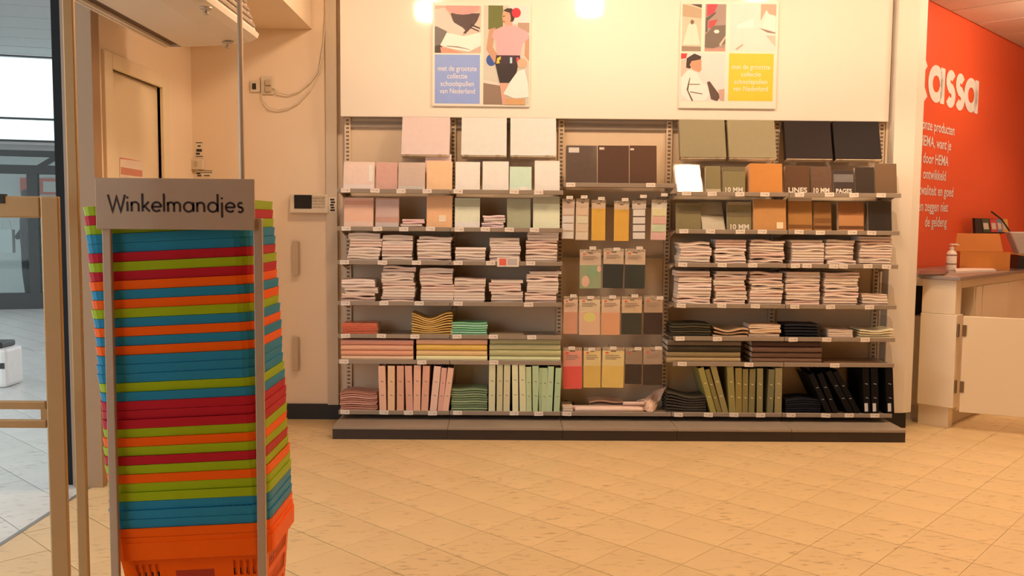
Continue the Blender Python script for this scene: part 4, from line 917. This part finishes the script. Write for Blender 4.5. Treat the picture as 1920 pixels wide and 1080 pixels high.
# crumpled bag
cb = bmesh.new(); bmesh.ops.create_grid(cb, x_segments=8, y_segments=8, size=.5); rg = random.Random(3)
a0, b0 = onY(1197, 770, YF+.05), onY(1243, 732, YF+.05)
for v in cb.verts:
    u, q = v.co.x+.5, v.co.y+.5
    v.co = Vector((a0.x+(b0.x-a0.x)*(u*(.75+.25*q)+.22*q*u), YF+.05+.03*math.sin(7*u+3*q)+.08*q+rg.uniform(-.008, .008), zb+.004+(b0.z-zb)*(q*(.35+.65*u))+rg.uniform(0, .006)))
bme = bpy.data.meshes.new('crumpled_bag'); cb.to_mesh(bme); cb.free(); bme.materials.append(cmat((206, 152, 112), .75, 'gloss'))
o = bpy.data.objects.new('crumpled_bag', bme); COL.objects.link(o); tag(o, 'crumpled cream bag at the right end of the hook bay bottom shelf', 'bag')
sm_ = o.modifiers.new('solid', 'SOLIDIFY'); sm_.thickness = .003

# ================================================================ POSTERS
def poster(label, box, cells):
    PY = 5.447; a, b = onY(box[0], box[3], PY), onY(box[2], box[1], PY)
    t = thing('wall_poster', ((a.x+b.x)/2, PY, a.z), label, 'poster')
    MB().box(a.x, b.x, PY-.012, PY-.0005+.003, a.z, b.z).build('poster_panel', mat('poster_white', (.84, .80, .74), .4, .01), t, bevel=.002)
    for nm, (x0, y0, x1, y1), shapes, txt in cells:
        p0, p1 = onY(x0, y1, PY-.012), onY(x1, y0, PY-.012); W_, H_ = p1.x-p0.x, p1.z-p0.z; mb = MB(); ms = []; d = .0006
        for rgb, pts in shapes:
            m_ = mat('print_%d_%d_%d' % rgb, alb(*rgb, 1.15), .5, .03, 30)
            if m_ not in ms: ms.append(m_)
            mb.poly([(p0.x+W_*min(1, max(0, u)), PY-.012-d, p1.z-H_*min(1, max(0, v))) for u, v in pts], ms.index(m_)); d += .00015
        c = mb.build(nm, ms, t)
        if txt:
            tm = MB()
            for (s, v, wf) in txt: add_text(tm, s, (p0.x+W_*.5, PY-.012-d-.0003, p1.z-H_*v), Vector((1, 0, 0)), Vector((0, 0, 1)), height=H_*.15, width=W_*wf)
            tm.build('lettering', mat('poster_letters', (.86, .84, .82), .5), c)
def ell(cx, cy, rx, ry, n=16): return [(cx+rx*math.cos(2*math.pi*k/n), cy+ry*math.sin(2*math.pi*k/n)) for k in range(n)]
SQ = [(0, 0), (1, 0), (1, 1), (0, 1)]
TX = [('met de grootste', .33, .86), ('collectie', .485, .44), ('schoolspullen', .64, .74), ('van Nederland', .79, .78)]
photoA = [((216, 166, 130), SQ), ((120, 100, 84), [(0, .45), (.2, .42), (.28, .6), (.1, .85), (0, 1)]), ((70, 48, 40), [(0, .86), (.14, .82), (.2, 1), (0, 1)]),
          ((86, 56, 48), [(.34, .16), (.98, .16), (.88, .42), (.72, .62), (.55, .55), (.42, .4)]), ((226, 146, 122), ell(.6, .03, .37, .16)),
          ((238, 190, 156), [(0, .08), (.22, .05), (.42, .36), (.6, .46), (.66, .52), (.5, .72), (.34, .58), (0, .42)]), ((236, 180, 142), [(1, .2), (.86, .4), (.66, .6), (.7, .68), (1, .6)]),
          ((60, 44, 38), [(.78, .38), (.98, .46), (.98, .49), (.78, .42)]), ((70, 50, 44), [(.76, .44), (.96, .52), (.96, .55), (.76, .47)]),
          ((246, 220, 198), [(.12, .84), (.26, .57), (.62, .64), (1, .56), (1, .84), (.74, .97), (.4, .92)]), ((150, 110, 90), [(.26, .85), (.5, .86), (.76, .92), (.76, .93), (.5, .885), (.26, .865)]), ((222, 140, 104), [(.12, .88), (.4, .93), (.6, 1), (.14, 1)])]
photoC = [((214, 186, 150), SQ), ((112, 104, 44), [(.1, 0), (.42, 0), (.42, .24), (.1, .24)]), ((236, 206, 176), [(.55, 0), (1, 0), (1, .18), (.55, .18)]), ((190, 140, 104), [(.75, .17), (1, .17), (1, .27), (.75, .27)]),
          ((150, 112, 84), [(0, .78), (.4, .8), (.45, 1), (0, 1)]), ((232, 196, 160), [(0, .75), (.4, .78), (.4, .81), (0, .78)]), ((60, 80, 130), ell(.17, .55, .11, .06)),
          ((206, 140, 98), [(.12, .24), (.26, .22), (.2, .42), (.34, .52), (.24, .58), (.06, .44)]), ((206, 140, 98), [(.92, .28), (1, .3), (1, .56), (.9, .5)]),
          ((70, 44, 34), ell(.58, .10, .10, .075)), ((220, 152, 108), ell(.5, .115, .095, .085)), ((70, 44, 34), [(.42, .05), (.52, .025), (.64, .04), (.66, .12), (.6, .14), (.57, .075)]), ((110, 60, 44), [(.42, .105), (.46, .10), (.46, .112), (.42, .115)]), ((180, 70, 60), [(.41, .155), (.47, .158), (.46, .168), (.42, .165)]), ((214, 46, 52), ell(.71, .072, .10, .05)), ((214, 150, 110), [(.46, .17), (.62, .16), (.64, .22), (.48, .22)]),
          ((236, 158, 142), [(.22, .25), (.46, .20), (.68, .2), (.95, .26), (1, .32), (.86, .38), (.8, .5), (.3, .5), (.28, .35), (.18, .32)]), ((64, 40, 44), [(.28, .5), (.8, .5), (.82, .59), (.26, .59)]),
          ((226, 180, 60), [(.3, .53), (.38, .51), (.38, .54), (.34, .555), (.36, .58), (.28, .585)]), ((190, 200, 206), [(.58, .52), (.63, .52), (.63, .58), (.58, .58)]), ((206, 70, 60), [(.72, .52), (.78, .52), (.78, .57), (.72, .57)]),
          ((54, 38, 36), [(.26, .59), (.76, .59), (.72, .70), (.56, .78), (.36, .78)]), ((222, 152, 116), [(.36, .78), (.54, .78), (.5, 1), (.42, 1)]),
          ((242, 216, 186), [(.75, .66), (.9, .64), (.98, .78), (1, .92), (.7, .94), (.44, .89), (.6, .76)]), ((222, 160, 116), ell(.85, .58, .11, .05)), ((216, 150, 92), [(.5, .93), (.92, .94), (.92, 1), (.5, 1)])]
poster('square white poster with a blue text tile and a photo of a pink shirt', (811, 7, 995, 199),
       [('photo_print', (815, 11, 902, 99), photoA, None), ('blue_tile', (815, 103, 900, 194), [((150, 154, 196), SQ)], TX), ('photo_print', (906, 11, 993, 196), photoC, None)])
p1 = [((226, 182, 138), SQ), ((196, 150, 106), [(0, 0), (1, .1), (1, .3), (0, .26)]), ((90, 62, 44), [(.4, 0), (1, 0), (1, .08)]), ((236, 206, 164), [(.3, .45), (.5, .36), (.75, .45), (.95, .86), (.05, .86)]), ((130, 96, 66), ell(.52, .38, .1, .05)), ((160, 120, 90), [(0, .89), (1, .9), (1, 1), (0, 1)])]
p2 = [((170, 128, 104), SQ), ((206, 60, 62), [(.08, 0), (.6, 0), (.4, .2), (.08, .26)]), ((196, 66, 60), [(.16, .36), (.6, .32), (.4, .5), (.16, .52)]), ((100, 78, 62), [(.02, .3), (.5, .16), (.5, .2), (.12, .36), (.12, .58), (.02, .6)]), ((120, 92, 70), [(0, .66), (.4, .46), (1, .44), (1, .84), (.4, .94), (0, .92)]), ((244, 210, 176), ell(.56, .58, .13, .04)), ((216, 172, 132), [(.7, .85), (1, .66), (1, .72), (.76, .9)]), ((206, 134, 106), [(0, .95), (1, .92), (1, 1), (0, 1)])]
p3 = [((248, 206, 172), SQ), ((206, 152, 112), [(.66, 0), (1, 0), (1, .26), (.9, .28), (.78, .12), (.66, .36)]), ((244, 216, 178), [(.78, .2), (.98, .24), (.98, .56), (.7, .5)]), ((150, 104, 76), [(.62, .5), (.86, .56), (1, .6), (1, .62), (.82, .6)]), ((252, 226, 196), [(.14, .45), (.5, .3), (.52, .5), (.16, .52)]), ((226, 176, 140), [(.78, .66), (1, .66), (1, .9)]), ((200, 156, 120), [(.12, .95), (.28, .84), (.3, .87), (.16, .98)])]
p4 = [((240, 202, 172), SQ), ((206, 60, 46), [(0, 0), (.14, 0), (.12, .1), (0, .12)]), ((226, 176, 140), [(0, .14), (.18, .1), (.2, .4), (0, .5)]), ((66, 44, 34), [(.13, .1), (.3, 0), (.46, .06), (.44, .14), (.26, .16), (.22, .32), (.12, .3)]), ((220, 140, 98), [(.24, .16), (.46, .12), (.47, .34), (.42, .4), (.26, .34), (.2, .24)]),
      ((244, 214, 180), [(.02, .5), (.16, .34), (.36, .4), (.5, .62), (.7, .72), (.66, .86), (.56, 1), (.2, 1), (.02, .86)]), ((110, 80, 60), [(.2, .52), (.22, .5), (.18, .78), (.3, 1), (.26, 1), (.14, .76)]), ((140, 104, 80), [(.2, .64), (.44, .64), (.44, .66), (.2, .66)]), ((120, 90, 70), [(.22, .8), (.5, .84), (.5, .86), (.22, .82)]),
      ((96, 66, 50), [(.6, .6), (.66, .58), (.92, .9), (.84, 1), (.7, .96)]), ((206, 150, 120), [(.86, .76), (1, .74), (1, 1), (.9, .98)])]
poster('square white poster with a yellow text tile and several small photos', (1272, 5, 1459, 203),
       [('photo_print', (1278, 8, 1316, 96), p1, None), ('photo_print', (1321, 8, 1362, 96), p2, None), ('photo_print', (1368, 8, 1456, 96), p3, None), ('photo_print', (1275, 101, 1360, 189), p4, None), ('yellow_tile', (1365, 101, 1451, 189), [((252, 184, 44), SQ)], TX)])

# ================================================================ RED WALL LETTERING
def onR(x, y): return onP(x, y, RW0+RN*.003, RN)
Zu = Vector((0, 0, 1)); M_let = mat('wall_letters_white', alb(255, 214, 170, .9), .5)
tb = MB(); pe = onR(1833, 213); ps = onR(1739, 188)
wd_ = (pe-ps).dot(RD); zb_ = (pe.z+ps.z)/2; xh = (onR(1748, 121).z-ps.z); cx = 0
sx_ = wd_/(GL['a'][1]+2*GL['s'][1]+.98+.42)
GLB = {'k': ([[(0, -.14), (0, 1.9)], [(.82, 1.14), (.12, .5)], [(.26, .6), (.88, -.14)]], 1.22), 'a': ([arc(.48, .5, .48, 0, 360, 24), [(1.02, -.14), (1.02, 1.14)]], 1.44), 's': ([arc(.30, .76, .24, 30, 270, 10)+arc(.30, .24, .26, 90, -150, 10)], .86)}
lenw = GLB['a'][1]+2*GLB['s'][1]+1.02+.36; sx_ = wd_/lenw; cx = -GLB['k'][1]
for c in 'kassa':
    for st in GLB[c][0]: ribbon(tb, st, .36, lambda q: Vector((ps.x, ps.y, zb_))+RD*((cx+q.x+.18)*sx_)+Zu*((q.y+.14)/1.28*xh))
    cx += GLB[c][1]
t = thing('wall_lettering', (pe.x, pe.y, zb_), 'large white word kassa painted on the red wall', 'lettering'); tb.build('letters', M_let, t)
for s, xr, y, n in (('onze producten', 1789.5, 254, 'first'), ('HEMA, want je', 1783, 282, 'second'), ('en door HEMA', 1778, 311.5, 'third'), ('ontwikkeld', 1773, 339, 'fourth'), ('kwaliteit en goed', 1787, 369, 'fifth'), ('en zeggen niet', 1777, 397, 'sixth'), ('de geldeng', 1774.6, 425, 'seventh')):
    p = onR(xr, y); hh = .108
    mb = MB(); add_text(mb, s, p, RD, Zu, height=hh, align='R', bold=.01)
    t = thing('wall_text_line', p, f'{n} line of small white text under the big word on the red wall', 'lettering', 'small text lines on the red wall'); mb.build('letters', M_let, t)

# ================================================================ TILL COUNTER
M_cab = mat('cabinet_white', (.82, .70, .53), .3, .02, 3, coat=.1)
M_top = mat('counter_top_grey', (.26, .20, .17), .3, .05, 8)
CC = Vector((2.79, 5.40, 0)); DA = Vector((-.7071, .7071, 0)); DB = Vector((.7071, .7071, 0))       # corner, the two faces run back from it
DN = -DA; CT = .952
def cbox(mb, a0, a1, b0, b1, z0, z1, mi=0):
    pts = [CC+DA*a+DB*b for a, b in ((a0, b0), (a1, b0), (a1, b1), (a0, b1))]
    return mb.prism([(p.x, p.y, z0) for p in pts], (0, 0, z1-z0), mi)
t = thing('counter_end_cabinet', (CC+DA*.15+DB*.07), 'white end cabinet of the till counter beside the rack column', 'cabinet')
cbox(MB(), .0, .20, .0, .10, .716, CT-.0235).build('upper_body', M_cab, t, bevel=.002)
cbox(MB(), -.015, .20, -.012, .10, .135, .715).build('door_front', M_cab, t, bevel=.003)
cbox(MB(), .02, .20, .02, .10, 0, .134).build('base', M_cab, t)
for z in (.62, .27):
    hg = MB(); cbox(hg, -.025, -.0155, -.006, .02, z-.04, z+.04); hg.build('hinge', mat('hinge_bronze', (.22, .15, .09), .4, metal=.5), t, bevel=.002)
# worktop, continuing along the receding front
wt = MB(); pts = [CC+DA*.205+DB*-.03, CC+DA*-.03+DB*-.03, CC+DA*-.03+DB*2.6, CC+DA*.56+DB*2.6, CC+DA*.56+DB*.34, CC+DA*.205+DB*.14]
wt.prism([(p.x, p.y, CT-.023) for p in pts], (0, 0, .023)); tag(wt.build('till_worktop', M_top, bevel=.003, org=tuple(CC)), 'dark grey counter top of the till with things on it', 'counter top')
t = thing('counter_cabinet', (CC+DB*1.3), 'long white till cabinet with an open dark compartment behind the swing gate', 'cabinet')
cbox(MB(), .0, .5, .105, 2.5, CT-.075, CT-.0235).build('top_rail', M_cab, t)
cbox(MB(), .30, .5, .105, .34, .10, CT-.076).build('compartment_back', mat('compartment_dark', (.01, .008, .008), .8), t)
cbox(MB(), .0, .30, .34, .36, .10, CT-.076).build('partition', M_cab, t)
cbox(MB(), .0, .30, .105, .34, .10, .68).build('compartment_base', M_cab, t)
for b0, b1 in ((.365, .48), (.50, 1.05), (1.06, 1.6), (1.61, 2.15)): cbox(MB(), -.008, .3, b0, b1, .10, CT-.076).build('cabinet_front', M_cab, t, bevel=.003)
cbox(MB(), .04, .5, .105, 2.5, 0, .0995).build('base', mat('cabinet_base_beige', (.62, .50, .36), .5), t)
o = MB(); cbox(o, .10, .16, .14, .22, .681, .725); tag(o.build('red_item', mat('red_plastic', (.6, .04, .03), .4), bevel=.006, org=tuple(CC+DA*.13+DB*.18+Vector((0, 0, .681)))), 'small red item in the dark compartment of the counter', 'box')
# swing gate
ga = Vector((2.835, 5.385, 0)); gb = Vector((3.35, 5.14, 0)); gd = (gb-ga).normalized(); gn = Vector((gd.y, -gd.x, 0))
t = thing('swing_gate', ga, 'white swing gate panel hinged to the counter end cabinet', 'gate')
gm = MB(); gm.prism([(p.x, p.y, .112) for p in (ga, ga+gd*.9, ga+gd*.9-gn*.03, ga-gn*.03)], (0, 0, .598)); gm.build('gate_panel', M_cab, t, bevel=.003)
for z in (.62, .27):
    gh = MB(); gh.prism([(p.x, p.y, z-.035) for p in (ga-gd*.004, ga+gd*.02, ga+gd*.02+gn*.004, ga-gd*.004+gn*.004)], (0, 0, .07)); gh.build('hinge_leaf', MATS['hinge_bronze'], t)
# things on the counter
def onC(x, y): return onZ(x, y, CT+.0005)
p = onC(1783, 507); sc_b = p.y/F
t = thing('pump_bottle', p, 'white pump bottle with dark print on the till counter', 'bottle')
b = MB(); R = 9.2*sc_b; HB = 50*sc_b
b.lathe([(R*.95, 0), (R, .004), (R, HB*.62), (R*.85, HB*.70), (R*.42, HB*.76), (R*.38, HB*.80)], p, 20); b.build('bottle_body', mat('bottle_white', (.85, .78, .72), .3), t, smooth=True)
b = MB(); b.lathe([(R*.46, HB*.80), (R*.46, HB*.88), (R*.15, HB*.89), (R*.15, HB*.96), (R*.5, HB*.965), (R*.5, HB)], p, 14); b.tube([p+Vector((0, 0, HB*.98)), p+Vector((R*.9, -R*.3, HB*.98)), p+Vector((R*1.2, -R*.4, HB*.94))], R*.14); b.build('pump_head', MATS['bottle_white'], t)
for f_ in (.55, .22): b = MB(); b.lathe([(R*1.01, HB*f_), (R*1.012, HB*(f_+.05))], p, 20); b.build('print_band', mat('bottle_print', (.25, .17, .15), .5), t)
# cardboard box, flap open
q0, q1 = onC(1799, 505), onC(1893, 507); bd = (q1-q0); bd.z = 0; bw = bd.length; bd.normalize(); bn = Vector((-bd.y, bd.x, 0))
bh = (onP(1799, 472, q0, bn).z-CT); t = thing('cardboard_box', (q0+q1)/2, 'open brown cardboard box standing on the till counter', 'box')
M_card = mat('brown_cardboard', alb(178, 98, 36, .75), .75, .06, 12); dpth = .20
def qb(nm, a0, a1, b0, b1, z0, z1, off=0): 
    pts = [q0+bd*a+bn*b for a, b in ((a0, b0), (a1, b0), (a1, b1), (a0, b1))]; mb = MB(); mb.prism([(p.x, p.y, CT+.001+z0) for p in pts], (0, 0, z1-z0)); mb.build(nm, M_card, t)
qb('front_side', 0, bw, 0, .006, 0, bh); qb('back_side', 0, bw, dpth, dpth+.006, 0, bh); qb('end_side', 0, .006, .006, dpth, 0, bh); qb('end_side', bw-.006, bw, .006, dpth, 0, bh); qb('bottom', .006, bw-.006, .006, dpth, 0, .006)
fl_ = MB(); zz = CT+bh; A_ = [q0+bn*(dpth+.003), q0+bd*bw+bn*(dpth+.003)]; up_ = Vector((0, 0, .13))+bn*.05
fl_.prism([Vector((A_[0].x, A_[0].y, zz)), Vector((A_[1].x, A_[1].y, zz)), Vector((A_[1].x, A_[1].y, zz))+up_-bd*.02, Vector((A_[0].x, A_[0].y, zz))+up_+bd*.02], bn*.005); fl_.build('back_flap', M_card, t)
ef = MB(); e0 = q0+bd*bw; ef.prism([Vector((e0.x, e0.y, zz)), Vector((e0.x, e0.y, zz))+bn*dpth, Vector((e0.x, e0.y, zz))+bn*dpth+bd*.16-Vector((0, 0, .03)), Vector((e0.x, e0.y, zz))+bd*.16-Vector((0, 0, .03))], (0, 0, -.005)); ef.build('end_flap', M_card, t)
# card display behind the box
cdp = onR(1852, 448)+RN*.10; t = thing('card_display', (cdp.x, cdp.y, CT), 'black stand with green, red and coloured cards behind the cardboard box', 'display stand')
pl_ = cdp+RN*0; nn = RN
def onD(x, y): return onP(x, y, pl_, nn)
def dpoly(nm, pts, m_, th_): mb = MB(); mb.prism([onD(*p) for p in pts], RN*th_); mb.build(nm, m_, t)
dpoly('back_plate', [(1828, 409), (1884, 411), (1890, 436), (1830, 448)], mat('display_black', (.02, .015, .015), .5), -.02)
bx0 = onD(1832, 446); bx1 = onD(1862, 448); b = MB(); b.prism([(p.x, p.y, CT) for p in (bx0-RN*.02, bx1-RN*.02, bx1-RN*.08, bx0-RN*.08)], (0, 0, bx0.z-CT)); b.build('stand_foot', MATS['display_black'], t)
for (x0, x1), rgb in (((1840, 1853), (46, 66, 44)), ((1855, 1867), (196, 56, 52)), ((1867, 1877), (110, 110, 120)), ((1877, 1888), (226, 140, 50))):
    dpoly('gift_card', [(x0, 411), (x1, 411), (x1+3, 435), (x0+3, 435)], mat('card_%d' % rgb[0], alb(*rgb, .75), .3), .004)
    dpoly('card_print', [(x0+2, 418), (x1-2, 418), (x1, 430), (x0+4, 430)], mat('card_print_white', (.8, .7, .6), .4), .006)
p = onC(1830, 511)
sh = MB(); qs = [onC(1792, 512), onC(1868, 509), onC(1858, 505), onC(1790, 506)]; sh.prism(qs, (0, 0, .012)); tag(sh.build('paper_tray', mat('tray_white', (.84, .76, .70), .4), org=tuple(qs[0])), 'flat white tray lying before the cardboard box', 'tray')
sh = MB(); qs = [onC(1722, 517), onC(1770, 517), onC(1778, 511), onC(1724, 511)]; sh.prism(qs, (0, 0, .010)); tag(sh.build('desk_mat', mat('mat_brown', (.13, .08, .06), .4), org=tuple(qs[0])), 'dark flat mat on the counter beside the white column', 'mat')
p = onC(1918, 504); t = thing('card_terminal', p, 'grey and black payment terminal at the right picture edge', 'terminal')
b = MB(); b.prism([p+Vector((-.05, 0, 0)), p+Vector((.10, 0, 0)), p+Vector((.10, .0, .10)), p+Vector((-.03, .0, .10))], (0, .12, 0)); b.build('black_base', mat('black_plastic', (.02, .02, .02), .4), t)
b = MB(); b.prism([p+Vector((-.03, 0, .102)), p+Vector((.12, 0, .102)), p+Vector((.12, 0, .27)), p+Vector((-.11, .0, .27))], (0, .08, 0)); b.build('screen_housing', mat('terminal_grey', (.5, .45, .45), .35), t, bevel=.01)
b = MB(); b.tube([p+Vector((-.08, .05, .27)), p+Vector((-.13, .08, .36)), p+Vector((-.2, .1, .42))], .006); b.build('cable', mat('black_plastic', (.02, .02, .02), .4), t)
